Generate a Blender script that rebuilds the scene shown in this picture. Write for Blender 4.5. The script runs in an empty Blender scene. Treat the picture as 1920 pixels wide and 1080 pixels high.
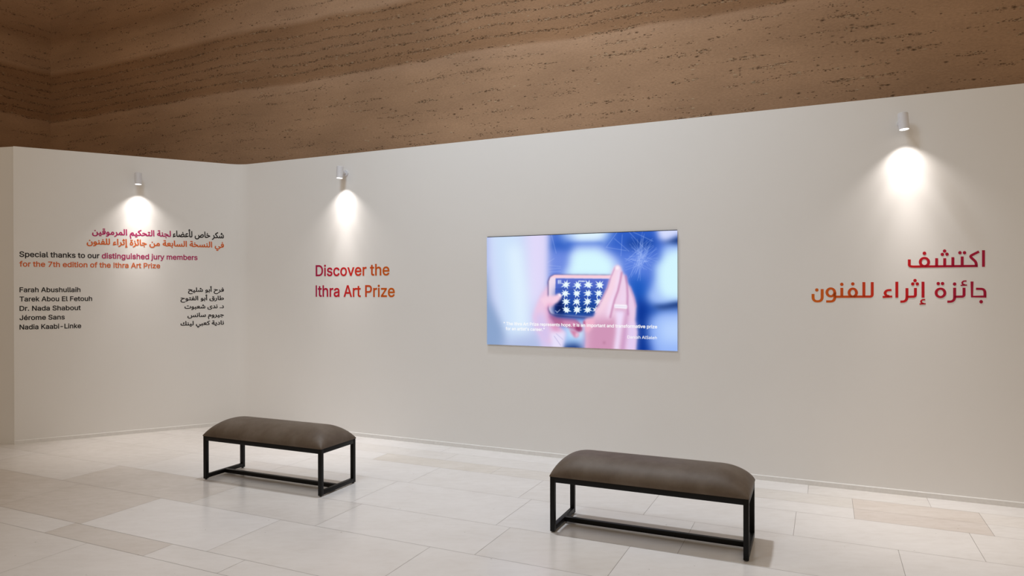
import bpy, bmesh, math, json, random
import numpy as np
from mathutils import Matrix, Vector
from mathutils.geometry import delaunay_2d_cdt, interpolate_bezier

scn = bpy.context.scene
C = scn.collection

# ------------------------------------------------------------------ camera, world, lights, exposure
cam_d = bpy.data.cameras.new('camera')
cam_d.sensor_width = 36.0
cam_d.lens = 1280.92 / 1920 * 36.0
cam_d.shift_y = 7.03 / 1920
cam_d.clip_start = 0.05
cam = bpy.data.objects.new('camera', cam_d)
C.objects.link(cam)
cam.matrix_world = (Matrix.Translation((0, 0, 1.6)) @ Matrix.Rotation(math.radians(90 - 0.195), 4, 'X')
                    @ Matrix.Rotation(math.radians(-0.096), 4, 'Z'))
scn.camera = cam

scn.view_settings.view_transform = 'Standard'
scn.view_settings.look = 'None'
scn.view_settings.gamma = 1.0
scn.view_settings.use_curve_mapping = False
scn.view_settings.exposure = 0.0

world = bpy.data.worlds.new('hall_ambience')
scn.world = world
world.use_nodes = True
bg = world.node_tree.nodes['Background']
bg.inputs['Color'].default_value = (1.0, 0.80, 0.585, 1)
bg.inputs['Strength'].default_value = 0.42

# plan of the place: C0 = inner corner of the white partition, U along the long wall, V along the short one
C0 = Vector((-3.23600, 8.16444))
U = Vector((0.909185, -0.416391))
N = Vector((0.416391, 0.909185))          # away from the viewer, through the long wall
V = Vector((-0.872527, -0.488567))
NV = Vector((-0.488567, 0.872527))        # through the short wall
WALL_H = 3.093


def plan(s, t=0.0):
    """s metres along the long wall from the corner, t metres out in front of it"""
    return C0 + U * s - N * t


def ceiling_spot(name, s, t, z, aim, power, colour, cone, soft):
    d = bpy.data.lights.new(name, 'SPOT')
    d.energy = power
    d.color = colour
    d.spot_size = math.radians(2 * cone)
    d.spot_blend = 1.0
    d.shadow_soft_size = soft
    o = bpy.data.objects.new(name, d)
    C.objects.link(o)
    p, q = plan(s, t), plan(aim[0], aim[1])
    o.location = (p.x, p.y, z)
    o.rotation_euler = (Vector((q.x, q.y, aim[2])) - o.location).to_track_quat('-Z', 'Y').to_euler()
    return o


# high cool gallery spots: one straight down on the benches, one washing the middle of the long wall
ceiling_spot('ceiling_downlight', 3.2, 1.15, 9.5, (4.7, 1.4, 0.0), 1650, (0.86, 0.92, 1.0), 30, 0.22)
ceiling_spot('ceiling_wallwasher', 3.3, 4.8, 7.2, (3.0, 0.0, 3.7), 670, (0.66, 0.83, 1.0), 48, 0.9)

# ------------------------------------------------------------------ helpers
rng = random.Random(7)


def tag(o, label, cat, group=None, kind=None):
    o['label'] = label
    o['category'] = cat
    if group:
        o['group'] = group
    if kind:
        o['kind'] = kind
    return o


def empty(name, loc, rot=None):
    o = bpy.data.objects.new(name, None)
    o.empty_display_size = 0.1
    C.objects.link(o)
    m = rot.to_4x4() if rot is not None else Matrix.Identity(4)
    o.matrix_world = Matrix.Translation(loc) @ m
    return o


def obj(name, bm, mat, parent=None, smooth=None):
    me = bpy.data.meshes.new(name)
    bmesh.ops.recalc_face_normals(bm, faces=bm.faces)
    bm.to_mesh(me)
    bm.free()
    for m in (mat if isinstance(mat, (list, tuple)) else [mat]):
        me.materials.append(m)
    if smooth is not None:
        for p in me.polygons:
            p.use_smooth = True
        me.set_sharp_from_angle(angle=math.radians(smooth))
    o = bpy.data.objects.new(name, me)
    C.objects.link(o)
    if parent:
        o.parent = parent
    return o


def box(bm, c, s, bevel=0.0, seg=2):
    r = bmesh.ops.create_cube(bm, size=1.0)
    vs = r['verts']
    for v in vs:
        v.co = Vector((v.co.x * s[0] + c[0], v.co.y * s[1] + c[1], v.co.z * s[2] + c[2]))
    if bevel:
        es = list({e for v in vs for e in v.link_edges})
        bmesh.ops.bevel(bm, geom=es, offset=bevel, segments=seg, profile=0.5, affect='EDGES')
    return bm


def lathe(bm, prof, mat=None, seg=48):
    """revolve (radius, height) pairs about Z, then move by mat"""
    rings = []
    for r, z in prof:
        if r < 1e-6:
            rings.append([bm.verts.new((0, 0, z))])
        else:
            rings.append([bm.verts.new((r * math.cos(2 * math.pi * k / seg), r * math.sin(2 * math.pi * k / seg), z)) for k in range(seg)])
    for a, b in zip(rings, rings[1:]):
        for k in range(seg):
            l = (k + 1) % seg
            if len(a) == 1 and len(b) == 1:
                continue
            if len(a) == 1:
                bm.faces.new((a[0], b[l], b[k]))
            elif len(b) == 1:
                bm.faces.new((a[k], a[l], b[0]))
            else:
                bm.faces.new((a[k], a[l], b[l], b[k]))
    if mat is not None:
        for ring in rings:
            for v in ring:
                v.co = mat @ v.co
    return bm


# ------------------------------------------------------------------ materials
def new_mat(name):
    m = bpy.data.materials.new(name)
    m.use_nodes = True
    nt = m.node_tree
    return m, nt, nt.nodes['Principled BSDF']


def nd(nt, typ, **k):
    n = nt.nodes.new(typ)
    for a, b in k.items():
        if a in n.inputs:
            n.inputs[a].default_value = b
        else:
            setattr(n, a, b)
    return n


def math_n(nt, op, a, b=None, clamp=False):
    n = nt.nodes.new('ShaderNodeMath')
    n.operation = op
    n.use_clamp = clamp
    for i, v in enumerate((a, b)):
        if v is None:
            continue
        if hasattr(v, 'links'):
            nt.links.new(v, n.inputs[i])
        else:
            n.inputs[i].default_value = v
    return n.outputs[0]


def ramp(nt, fac, stops):
    n = nt.nodes.new('ShaderNodeValToRGB')
    e = n.color_ramp.elements
    while len(e) < len(stops):
        e.new(0.5)
    for el, (p, c) in zip(e, stops):
        el.position = p
        el.color = (*c, 1) if len(c) == 3 else c
    nt.links.new(fac, n.inputs[0])
    return n.outputs[0]


def mix(nt, fac, a, b, typ='MIX'):
    n = nt.nodes.new('ShaderNodeMix')
    n.data_type = 'RGBA'
    n.blend_type = typ
    for sock, v in ((n.inputs['Factor'], fac), (n.inputs['A'], a), (n.inputs['B'], b)):
        if hasattr(v, 'links'):
            nt.links.new(v, sock)
        elif isinstance(v, (int, float)):
            sock.default_value = v
        else:
            sock.default_value = (*v, 1)
    return n.outputs['Result']


def noise(nt, vec, scale, detail=3, rough=0.5, vs=None):
    if vs is not None:
        mp = nt.nodes.new('ShaderNodeMapping')
        mp.inputs['Scale'].default_value = vs
        nt.links.new(vec, mp.inputs['Vector'])
        vec = mp.outputs[0]
    n = nd(nt, 'ShaderNodeTexNoise', Scale=scale, Detail=detail, Roughness=rough)
    nt.links.new(vec, n.inputs['Vector'])
    return n.outputs['Fac']


def bump(nt, bs, h, strength, dist):
    n = nd(nt, 'ShaderNodeBump', Strength=strength, Distance=dist)
    nt.links.new(h, n.inputs['Height'])
    nt.links.new(n.outputs[0], bs.inputs['Normal'])


def srgb(r, g, b):
    f = lambda c: (c / 255 / 12.92) if c / 255 <= 0.04045 else ((c / 255 + 0.055) / 1.055) ** 2.4
    return (f(r), f(g), f(b))


def mat_paint():
    m, nt, b = new_mat('white_wall_paint')
    tc = nt.nodes.new('ShaderNodeTexCoord')
    n = noise(nt, tc.outputs['Object'], 1.3, 3)
    nt.links.new(mix(nt, n, (0.80, 0.785, 0.765), (0.83, 0.815, 0.795)), b.inputs['Base Color'])
    b.inputs['Roughness'].default_value = 0.6
    b.inputs['Specular IOR Level'].default_value = 0.25
    bump(nt, b, noise(nt, tc.outputs['Object'], 160, 3), 0.06, 0.002)
    return m


def mat_plain(name, col, rough, metal=0.0, spec=0.5):
    m, nt, b = new_mat(name)
    tc = nt.nodes.new('ShaderNodeTexCoord')
    n = noise(nt, tc.outputs['Object'], 40, 2)
    nt.links.new(mix(nt, n, tuple(c * 0.93 for c in col), tuple(min(1, c * 1.07) for c in col)), b.inputs['Base Color'])
    b.inputs['Roughness'].default_value = rough
    b.inputs['Metallic'].default_value = metal
    b.inputs['Specular IOR Level'].default_value = spec
    return m


def mat_earth():
    """rammed earth: broad tinted lifts, gravel pits strung along the compaction lines"""
    m, nt, b = new_mat('rammed_earth')
    tc = nt.nodes.new('ShaderNodeTexCoord')
    P = tc.outputs['Object']
    sx = nt.nodes.new('ShaderNodeSeparateXYZ')
    nt.links.new(P, sx.inputs[0])
    x, z = sx.outputs['X'], sx.outputs['Z']
    # wavering height
    w1 = noise(nt, P, 0.35, 3, vs=(1, 1, 0.6))
    w2 = noise(nt, P, 2.2, 3, vs=(0.5, 1, 1))
    zw = math_n(nt, 'ADD', z, math_n(nt, 'ADD', math_n(nt, 'MULTIPLY', math_n(nt, 'SUBTRACT', w1, 0.5), 0.30),
                                     math_n(nt, 'MULTIPLY', math_n(nt, 'SUBTRACT', w2, 0.5), 0.07)))
    # lifts of earth: colour by height
    zr = math_n(nt, 'DIVIDE', zw, 9.0)
    lift = ramp(nt, zr, [(0.0, EA), (0.440, EA), (0.462, EA2), (0.4655, EB), (0.500, EB2), (0.541, EB), (0.545, EA2),
                         (0.585, EA), (0.60, EB2), (0.66, EA2), (0.70, EA)])
    blot = noise(nt, P, 1.6, 4, 0.6, vs=(0.5, 1, 1.6))
    col = mix(nt, 0.34, lift, ramp(nt, blot, [(0.3, (0.30, 0.27, 0.25)), (0.7, (0.72, 0.70, 0.68))]), 'OVERLAY')
    fine = noise(nt, P, 70, 4, 0.7, vs=(0.5, 1, 1.3))
    col = mix(nt, 0.35, col, ramp(nt, fine, [(0.25, (0.25, 0.25, 0.25)), (0.75, (0.75, 0.75, 0.75))]), 'OVERLAY')
    # compaction lines: gravelly seams that come and go along each lift
    band = ramp(nt, zr, [(0.0, (0.0,) * 3), (0.463, (0.0,) * 3), (0.467, (0.15,) * 3), (0.530, (0.11,) * 3), (0.545, (0.0,) * 3)])
    s = math_n(nt, 'SINE', math_n(nt, 'MULTIPLY', zw, 2 * math.pi / 0.112))
    line = math_n(nt, 'POWER', math_n(nt, 'ADD', math_n(nt, 'MULTIPLY', s, 0.5), 0.5), 7.0)
    patch = noise(nt, P, 1.0, 5, 0.7, vs=(1.5, 1, 8.0))
    amount = math_n(nt, 'MULTIPLY', math_n(nt, 'ADD', math_n(nt, 'SUBTRACT', patch, 0.475), band), 7.0, True)
    dens = math_n(nt, 'MULTIPLY', line, amount)
    dens = math_n(nt, 'ADD', dens, math_n(nt, 'MULTIPLY', math_n(nt, 'MULTIPLY', math_n(nt, 'SUBTRACT', patch, 0.53), 5.0, True), 0.24))
    hole, stone = 0.0, 0.0
    for scale, lim in ((42.0, 0.55), (88.0, 0.85)):
        vor = nd(nt, 'ShaderNodeTexVoronoi', Scale=scale, Randomness=1.0)
        mp = nt.nodes.new('ShaderNodeMapping')
        mp.inputs['Scale'].default_value = (0.62, 1, 1.25)
        nt.links.new(P, mp.inputs['Vector'])
        nt.links.new(mp.outputs[0], vor.inputs['Vector'])
        cell = nt.nodes.new('ShaderNodeSeparateColor')
        nt.links.new(vor.outputs['Color'], cell.inputs[0])
        chosen = math_n(nt, 'LESS_THAN', cell.outputs[0], math_n(nt, 'ADD', math_n(nt, 'MULTIPLY', dens, lim), 0.006))
        core = math_n(nt, 'SUBTRACT', 1.15, math_n(nt, 'MULTIPLY', vor.outputs['Distance'], 1.7), True)
        pit = math_n(nt, 'MULTIPLY', chosen, core)
        st = math_n(nt, 'MULTIPLY', pit, math_n(nt, 'GREATER_THAN', cell.outputs[1], 0.84))
        hole = math_n(nt, 'MAXIMUM', math_n(nt, 'SUBTRACT', pit, st), hole)
        stone = math_n(nt, 'MAXIMUM', st, stone)
    col = mix(nt, math_n(nt, 'MULTIPLY', hole, 0.9), col, (0.045, 0.024, 0.011))
    col = mix(nt, math_n(nt, 'MULTIPLY', stone, 0.55), col, (0.42, 0.33, 0.22))
    nt.links.new(col, b.inputs['Base Color'])
    b.inputs['Roughness'].default_value = 0.95
    b.inputs['Specular IOR Level'].default_value = 0.1
    h = math_n(nt, 'ADD', math_n(nt, 'MULTIPLY', fine, 0.25), math_n(nt, 'SUBTRACT', math_n(nt, 'MULTIPLY', stone, 0.5), hole))
    bump(nt, b, h, 0.6, 0.008)
    return m


EA = srgb(162, 131, 104)
EA2 = srgb(168, 137, 111)
EB = srgb(143, 110, 82)
EB2 = srgb(149, 117, 90)
EC = srgb(166, 144, 122)


def mat_slab():
    m, nt, b = new_mat('limestone_slab')
    tc = nt.nodes.new('ShaderNodeTexCoord')
    P = tc.outputs['Object']
    at = nd(nt, 'ShaderNodeAttribute', attribute_name='slab')
    n1 = noise(nt, P, 2.2, 5, 0.6, vs=(1, 2.0, 1))
    n2 = noise(nt, P, 9.0, 5, 0.65, vs=(1, 2.4, 1))
    veil = ramp(nt, n1, [(0.3, (0.44, 0.44, 0.44)), (0.7, (0.56, 0.56, 0.56))])
    col = mix(nt, 0.6, at.outputs['Color'], veil, 'OVERLAY')
    col = mix(nt, 0.35, col, ramp(nt, n2, [(0.28, (0.40, 0.39, 0.38)), (0.5, (0.5, 0.5, 0.5)), (0.75, (0.57, 0.57, 0.57))]), 'OVERLAY')
    # small fossil flecks
    vor = nd(nt, 'ShaderNodeTexVoronoi', Scale=7.0)
    nt.links.new(P, vor.inputs['Vector'])
    fl = math_n(nt, 'LESS_THAN', math_n(nt, 'ADD', vor.outputs['Distance'], math_n(nt, 'MULTIPLY', n2, 0.12)), 0.09)
    col = mix(nt, math_n(nt, 'MULTIPLY', fl, 0.45), col, (0.23, 0.19, 0.16))
    nt.links.new(col, b.inputs['Base Color'])
    nt.links.new(ramp(nt, n2, [(0.3, (0.17,) * 3), (0.7, (0.26,) * 3)]), b.inputs['Roughness'])
    b.inputs['Specular IOR Level'].default_value = 0.5
    bump(nt, b, n2, 0.04, 0.004)
    return m


def mat_leather():
    m, nt, b = new_mat('brown_leatherette')
    tc = nt.nodes.new('ShaderNodeTexCoord')
    P = tc.outputs['Object']
    n1 = noise(nt, P, 5.0, 5, 0.6)
    n2 = noise(nt, P, 30.0, 4, 0.6)
    c = ramp(nt, n1, [(0.3, (0.080, 0.053, 0.033)), (0.5, (0.106, 0.076, 0.052)), (0.72, (0.134, 0.102, 0.076))])
    c = mix(nt, 0.4, c, ramp(nt, n2, [(0.3, (0.42, 0.42, 0.42)), (0.7, (0.58, 0.58, 0.58))]), 'OVERLAY')
    nt.links.new(c, b.inputs['Base Color'])
    b.inputs['Roughness'].default_value = 0.56
    b.inputs['Specular IOR Level'].default_value = 0.42
    bump(nt, b, noise(nt, P, 320, 3), 0.10, 0.002)
    return m


def mat_grad(name, stops):
    """printed vinyl fading along the line of lettering (local X, metres)"""
    m, nt, b = new_mat(name)
    tc = nt.nodes.new('ShaderNodeTexCoord')
    sx = nt.nodes.new('ShaderNodeSeparateXYZ')
    nt.links.new(tc.outputs['Object'], sx.inputs[0])
    nt.links.new(ramp(nt, sx.outputs['X'], stops), b.inputs['Base Color'])
    b.inputs['Roughness'].default_value = 0.5
    b.inputs['Specular IOR Level'].default_value = 0.3
    return m


def mat_emit(name, strength, attr=None, col=(1, 1, 1)):
    m = bpy.data.materials.new(name)
    m.use_nodes = True
    nt = m.node_tree
    nt.nodes.clear()
    out = nt.nodes.new('ShaderNodeOutputMaterial')
    e = nt.nodes.new('ShaderNodeEmission')
    e.inputs['Strength'].default_value = strength
    e.inputs['Color'].default_value = (*col, 1)
    if attr:
        a = nd(nt, 'ShaderNodeAttribute', attribute_name=attr)
        nt.links.new(a.outputs['Color'], e.inputs['Color'])
    nt.links.new(e.outputs[0], out.inputs['Surface'])
    return m


M_PAINT = mat_paint()
M_PAINT2 = mat_plain('skirting_paint', (0.79, 0.775, 0.755), 0.55, spec=0.3)
M_EARTH = mat_earth()
M_SLAB = mat_slab()
M_JOINT = mat_plain('slab_joint', (0.24, 0.205, 0.18), 0.8)
M_LEATHER = mat_leather()
M_BLACK = mat_plain('black_powder_coat', (0.0022, 0.0022, 0.0024), 0.45, spec=0.22)
M_RUBBER = mat_plain('grey_glide', (0.10, 0.10, 0.10), 0.6)
M_WHITE = mat_plain('white_lamp_enamel', (0.72, 0.72, 0.75), 0.45)
M_DARK = mat_plain('screen_housing', (0.012, 0.013, 0.018), 0.4)
M_VBLACK = mat_plain('black_vinyl', srgb(30, 24, 26), 0.5, spec=0.3)
M_VMAG = mat_plain('magenta_vinyl', srgb(176, 30, 96), 0.5, spec=0.3)
M_VORANGE = mat_plain('orange_vinyl', srgb(214, 100, 40), 0.5, spec=0.3)
M_LENS = mat_emit('lit_lens', 3.0, col=(1.0, 0.95, 0.88))
M_DISPLAY = mat_emit('lit_display', 1.0, attr='picture')
M_CAPTION = mat_emit('lit_caption', 0.97)

# ------------------------------------------------------------------ the setting
def wall_poly(name, path, thick, side, z0, z1, mat, label, bevel=0.006):
    """a wall standing on a plan polyline; thickness goes to 'side' (a list of plan vectors)"""
    bm = bmesh.new()
    front = [(bm.verts.new((p.x, p.y, z0)), bm.verts.new((p.x, p.y, z1))) for p in path]
    back = [(bm.verts.new((p.x + n.x * thick, p.y + n.y * thick, z0)), bm.verts.new((p.x + n.x * thick, p.y + n.y * thick, z1))) for p, n in zip(path, side)]
    for A in (front, back):
        for a, b in zip(A, A[1:]):
            bm.faces.new((a[0], b[0], b[1], a[1]))
    for k in range(len(path) - 1):
        bm.faces.new((front[k][1], front[k + 1][1], back[k + 1][1], back[k][1]))
        bm.faces.new((front[k][0], front[k + 1][0], back[k + 1][0], back[k][0]))
    for k in (0, -1):
        bm.faces.new((front[k][0], front[k][1], back[k][1], back[k][0]))
    o = obj(name, bm, mat, smooth=20)
    return tag(o, label, 'wall', kind='structure')


# rounded inner corner of the partition: tangent points and arc
R_ARC, PHI = 0.26, math.acos(max(-1, min(1, U.dot(-V))))
TL = R_ARC * math.tan(PHI / 2)
pa, pb = C0 + V * TL, C0 + U * TL
cen = pb - N * R_ARC
a0 = math.atan2((pa - cen).y, (pa - cen).x)
a1 = math.atan2((pb - cen).y, (pb - cen).x)
arc = [cen + Vector((math.cos(a0 + (a1 - a0) * k / 12), math.sin(a0 + (a1 - a0) * k / 12))) * R_ARC for k in range(13)]
arcn = [(p - cen).normalized() for p in arc]
S_END, V_END = 9.0, 2.212
pend = C0 + V * V_END
path_l = [pend] + arc[:7]
nrm_l = [NV] + arcn[:7]
path_f = arc[6:] + [plan(S_END)]
nrm_f = arcn[6:] + [N]
wall_poly('wall_front', path_f, 0.14, nrm_f, 0.0, WALL_H, M_PAINT, 'long white partition wall carrying the screen and the red headings')
wall_poly('wall_left', path_l, 0.14, nrm_l, 0.0, WALL_H, M_PAINT, 'short white partition wall at the left carrying the jury lettering')
RD = Vector((-0.975, 0.222)).normalized()
RN = Vector((0.222, 0.975)).normalized()
q0 = pend + NV * 0.02 + RD * 0.0005
wall_poly('wall_return', [q0, q0 + RD * 2.0], 0.14, [RN, RN], 0.0, WALL_H, M_PAINT, 'shaded return of the white partition at the far left edge')


def skirting(name, path, nrm, label):
    """low plinth strip with a small top ledge"""
    bm = bmesh.new()
    prof = [(0.0, 0.0), (0.009, 0.0), (0.009, 0.036), (0.006, 0.041), (0.0, 0.041)]
    rings = [[bm.verts.new((p.x - n.x * d, p.y - n.y * d, z)) for d, z in prof] for p, n in zip(path, nrm)]
    for a, b in zip(rings, rings[1:]):
        for k in range(len(prof)):
            l = (k + 1) % len(prof)
            bm.faces.new((a[k], a[l], b[l], b[k]))
    bm.faces.new(rings[0])
    bm.faces.new(rings[-1][::-1])
    return tag(obj(name, bm, M_PAINT2, smooth=20), label, 'baseboard', kind='structure')


skirting('baseboard_front', path_f, nrm_f, 'thin white skirting along the foot of the long partition')
skirting('baseboard_left', path_l, nrm_l, 'thin white skirting along the foot of the short left partition')


def earth_wall(name, p0, p1, inward, z1, label):
    """thick earth wall; local X runs along it so that the lifts stay level"""
    d = (p1 - p0)
    L = d.length
    d = d / L
    M = Matrix(((d.x, -inward.x, 0), (d.y, -inward.y, 0), (0, 0, 1)))
    bm = bmesh.new()
    box(bm, (L / 2, 0.3, z1 / 2), (L, 0.6, z1))
    o = obj(name, bm, M_EARTH)
    o.matrix_world = Matrix.Translation((p0.x, p0.y, 0)) @ M.to_4x4()
    return tag(o, label, 'wall', kind='structure')


ecorner = plan(-4.43, -0.5)
earth_wall('wall_back', ecorner, ecorner + U * 16.0, -N, 8.5, 'tall rammed earth wall rising behind the long white partition')
earth_wall('wall_side', ecorner - N * 7.0, ecorner, U, 8.5, 'shadowed rammed earth side wall in the far left corner')

# floor: limestone slabs in courses parallel to the long wall
rows = [-6.2, -5.4, -4.6, -3.8, -3.0, -2.4, -1.8, -1.2, -0.6, 0.0, 0.26, 0.52, 0.77, 1.29, 1.91, 2.43, 3.06, 3.27, 3.90, 4.42, 5.04, 5.66, 6.28, 6.9, 7.6, 8.3, 9.0]
known = {0.0: [2.9, 4.2, 6.22, 7.05], 0.26: [1.6, 3.1, 4.6, 6.53, 7.34, 8.3], 0.52: [1.2, 2.46, 3.70, 5.35, 6.53, 7.34], 0.77: [1.9, 3.2, 4.2, 5.17, 6.155, 7.2],
         1.29: [0.7, 1.88, 3.1, 4.31, 5.53, 6.75, 7.97], 1.91: [0.5, 2.0, 3.2, 4.42, 5.24, 6.4, 7.6], 2.43: [-0.4, 0.75, 1.705, 2.9, 4.11, 5.4, 6.6],
         3.06: [0.2, 1.66, 2.61, 3.22, 4.6, 6.0], 3.27: [0.9, 2.1, 3.5, 4.75, 6.1]}
pale = {(0.52, 2.46): (0.60, 0.535, 0.45), (0.52, 3.70): (0.63, 0.58, 0.52), (0.26, 6.53): (0.58, 0.49, 0.42), (0.52, 6.53): (0.555, 0.465, 0.40),
        (0.26, 7.34): (0.67, 0.62, 0.57), (0.0, 6.22): (0.68, 0.64, 0.60), (2.43, 0.75): (0.555, 0.48, 0.415), (1.91, 0.5): (0.55, 0.48, 0.42),
        (2.43, -0.4): (0.57, 0.50, 0.44), (3.06, 1.66): (0.58, 0.52, 0.47), (1.91, 2.0): (0.635, 0.60, 0.57), (0.26, 4.6): (0.62, 0.575, 0.52)}
bm = bmesh.new()
col_l = bm.loops.layers.float_color.new('slab')


def quad(bm, s0_, s1_, t0_, t1_, z, mi, col):
    vs = [bm.verts.new((*plan(s, t), z)) for s, t in ((s0_, t0_), (s1_, t0_), (s1_, t1_), (s0_, t1_))]
    f = bm.faces.new(vs)
    f.material_index = mi
    for lp in f.loops:
        lp[col_l] = (*col, 1)


G = 0.0011
quad(bm, -9, 14, rows[0], rows[-1], -0.0012, 1, (0.3, 0.3, 0.3))
for ta, tb in zip(rows, rows[1:]):
    xs = list(known.get(ta, []))
    a = xs[0] if xs else rng.uniform(0, 1)
    left = []
    while a > -8:
        a -= rng.uniform(0.85, 1.35)
        left.insert(0, a)
    xs = left + xs if xs else left + [rng.uniform(0.3, 0.8)]
    while xs[-1] < 13:
        xs.append(xs[-1] + rng.uniform(0.85, 1.35))
    for a, b in zip(xs, xs[1:]):
        k = rng.gauss(0, 1)
        base = (0.715 + 0.014 * k, 0.685 + 0.016 * k, 0.660 + 0.020 * k)
        base = tuple(0.45 * u + 0.55 * w for u, w in zip(base, pale[(ta, a)])) if (ta, a) in pale else base
        quad(bm, a + G, b - G, ta + G, tb - G, 0.0, 0, base)
fl = obj('floor', bm, [M_SLAB, M_JOINT])
for p in fl.data.polygons:
    pass
tag(fl, 'pale polished limestone floor laid in long slabs', 'floor', kind='structure')

# ------------------------------------------------------------------ wall lamps
def frame_at(s, z, wall, out):
    """origin and rotation of a wall-mounted frame: X reads along the wall, Y up, Z out of the wall"""
    if wall == 'F':
        p, d, n = plan(s), U, -N
    else:
        p, d, n = C0 + V * s, -V, -NV
    R = Matrix(((d.x, 0, n.x), (d.y, 0, n.y), (0, 1, 0)))
    return Vector((p.x + n.x * out, p.y + n.y * out, z)), R


LAMP_W, BEAM_W, POOL_W = 18.0, 28.0, 95.0


def wall_lamp(s, z, wall, tilt, label):
    loc, R = frame_at(s, z, wall, 0.0)
    root = empty('wall_spotlight', loc, R)
    tag(root, label, 'wall lamp', group='white cylinder wall lamps')
    toZ = Matrix.Identity(4)
    bm = bmesh.new()
    lathe(bm, [(0, 0.0005), (0.033, 0.0005), (0.034, 0.002), (0.034, 0.012), (0.032, 0.015), (0, 0.015)], toZ)
    obj('wall_plate', bm, M_WHITE, root, 40)
    bm = bmesh.new()
    lathe(bm, [(0, 0.015), (0.011, 0.015), (0.011, 0.045), (0.015, 0.047), (0.015, 0.060), (0.011, 0.062), (0.011, 0.074), (0, 0.074)], toZ)
    ar = obj('bracket', bm, M_WHITE, root, 40)
    bm = bmesh.new()
    lathe(bm, [(0, 0), (0.004, 0), (0.004, 0.004), (0, 0.004)], Matrix.Translation((-0.0150, 0, 0.0535)) @ Matrix.Rotation(math.radians(-90), 4, 'Y'), 16)
    obj('pivot_screw', bm, M_DARK, ar, 40)
    T = Matrix.Translation((0, 0, 0.104)) @ Matrix.Rotation(tilt, 4, 'Z') @ Matrix.Rotation(math.radians(-5), 4, 'X') @ Matrix.Rotation(math.radians(-90), 4, 'X')   # cylinder axis to wall-frame Y
    bm = bmesh.new()
    r, top, bot = 0.036, 0.058, -0.070
    lathe(bm, [(0, top), (r - 0.003, top), (r, top - 0.003), (r, bot + 0.001), (r - 0.001, bot), (r - 0.0035, bot), (r - 0.0035, bot + 0.012), (0, bot + 0.012)], T)
    body = obj('lamp_body', bm, M_WHITE, root, 40)
    bm = bmesh.new()
    lathe(bm, [(0, bot + 0.0015), (r - 0.005, bot + 0.0035), (r - 0.005, bot + 0.008), (0, bot + 0.008)], T)
    obj('lens', bm, M_LENS, body, 40)
    for nm, watts, cone, lean in (('lamp_spill', LAMP_W, 106, 0), ('lamp_beam', BEAM_W, 64, 0), ('lamp_pool', POOL_W, 50, 6)):
        ld = bpy.data.lights.new(nm, 'SPOT')
        ld.energy = watts
        ld.color = (1.0, 0.93, 0.88)
        ld.spot_size = math.radians(cone)
        ld.spot_blend = 0.85 if nm == 'lamp_spill' else 1.0
        ld.shadow_soft_size = 0.012
        lo = bpy.data.objects.new(nm, ld)
        C.objects.link(lo)
        lo.parent = root
        lo.matrix_local = T @ Matrix.Translation((0, 0, bot - 0.003)) @ Matrix.Rotation(math.radians(-lean), 4, 'X')
    return root


wall_lamp(1.077, 2.835, 'L', 0.0, 'white cylinder wall lamp above the jury lettering on the short left wall')
wall_lamp(1.553, 2.880, 'F', 0.0, 'white cylinder wall lamp above the English title, seen from the side with its bracket')
wall_lamp(6.885, 2.880, 'F', 0.07, 'white cylinder wall lamp above the large red Arabic title, right of the screen')

# ------------------------------------------------------------------ video screen
SX0, SX1, SZ0, SZ1 = 3.291,5.164,1.055,2.116
SW, SH = SX1 - SX0, SZ1 - SZ0
loc, R = frame_at(SX0, SZ0, 'F', 0.0)
scr = empty('video_screen', loc, R)
tag(scr, 'large lit flat screen in the white wall showing hands holding a phone', 'screen')
bm = bmesh.new()
box(bm, (SW / 2, SH / 2 + 0.004, 0.006), (SW - 0.006, SH + 0.006, 0.011), 0.002)
obj('housing', bm, M_DARK, scr)

NX, NY = 600, 340


def paint(layers):
    """lay soft-edged shapes over one another on the display's own pixel grid"""
    uu = (np.arange(NX) + 0.0) / (NX - 1)
    vv = (np.arange(NY) + 0.0) / (NY - 1)
    X, Y = np.meshgrid(uu, vv)
    ky = NX * SH / SW
    img = np.zeros((NY, NX, 3))
    for L in layers:
        pts = np.array(L[1], float)
        if L[0] == 'p':
            m = np.zeros((NY, NX))
            for du, dv in ((-.25, -.25), (.25, -.25), (-.25, .25), (.25, .25)):
                xx, yy = X + du / NX, Y + dv / NY
                ins = np.zeros((NY, NX), bool)
                j = len(pts) - 1
                for i in range(len(pts)):
                    (xi, yi), (xj, yj) = pts[i], pts[j]
                    if yi != yj:
                        ins ^= ((yi > yy) != (yj > yy)) & (xx < (xj - xi) * (yy - yi) / (yj - yi) + xi)
                    j = i
                m += ins * 0.25
        else:
            m = np.zeros((NY, NX))
            for a, b in zip(pts, pts[1:]):
                ax, ay, bx, by = a[0] * NX, a[1] * ky, b[0] * NX, b[1] * ky
                px, py = X * NX, Y * ky
                l2 = (bx - ax) ** 2 + (by - ay) ** 2
                t = np.clip(((px - ax) * (bx - ax) + (py - ay) * (by - ay)) / max(l2, 1e-9), 0, 1)
                dd = np.hypot(px - ax - t * (bx - ax), py - ay - t * (by - ay))
                m = np.maximum(m, np.clip(L[6] * 0.6 * NX / 440 + 0.5 - dd, 0, 1))
        sg = L[4] * NX / 440
        if sg > 0.3:
            r = int(sg * 2.6) + 1
            k = np.exp(-0.5 * (np.arange(-r, r + 1) / sg) ** 2)
            k /= k.sum()
            mp = np.pad(m, r, mode='edge')
            mp = np.apply_along_axis(lambda q: np.convolve(q, k, 'valid'), 1, mp)
            m = np.apply_along_axis(lambda q: np.convolve(q, k, 'valid'), 0, mp)
        m = (m * L[5])[..., None]
        img = img * (1 - m) + np.array(L[2], float) / 255 * m
    return img


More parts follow.
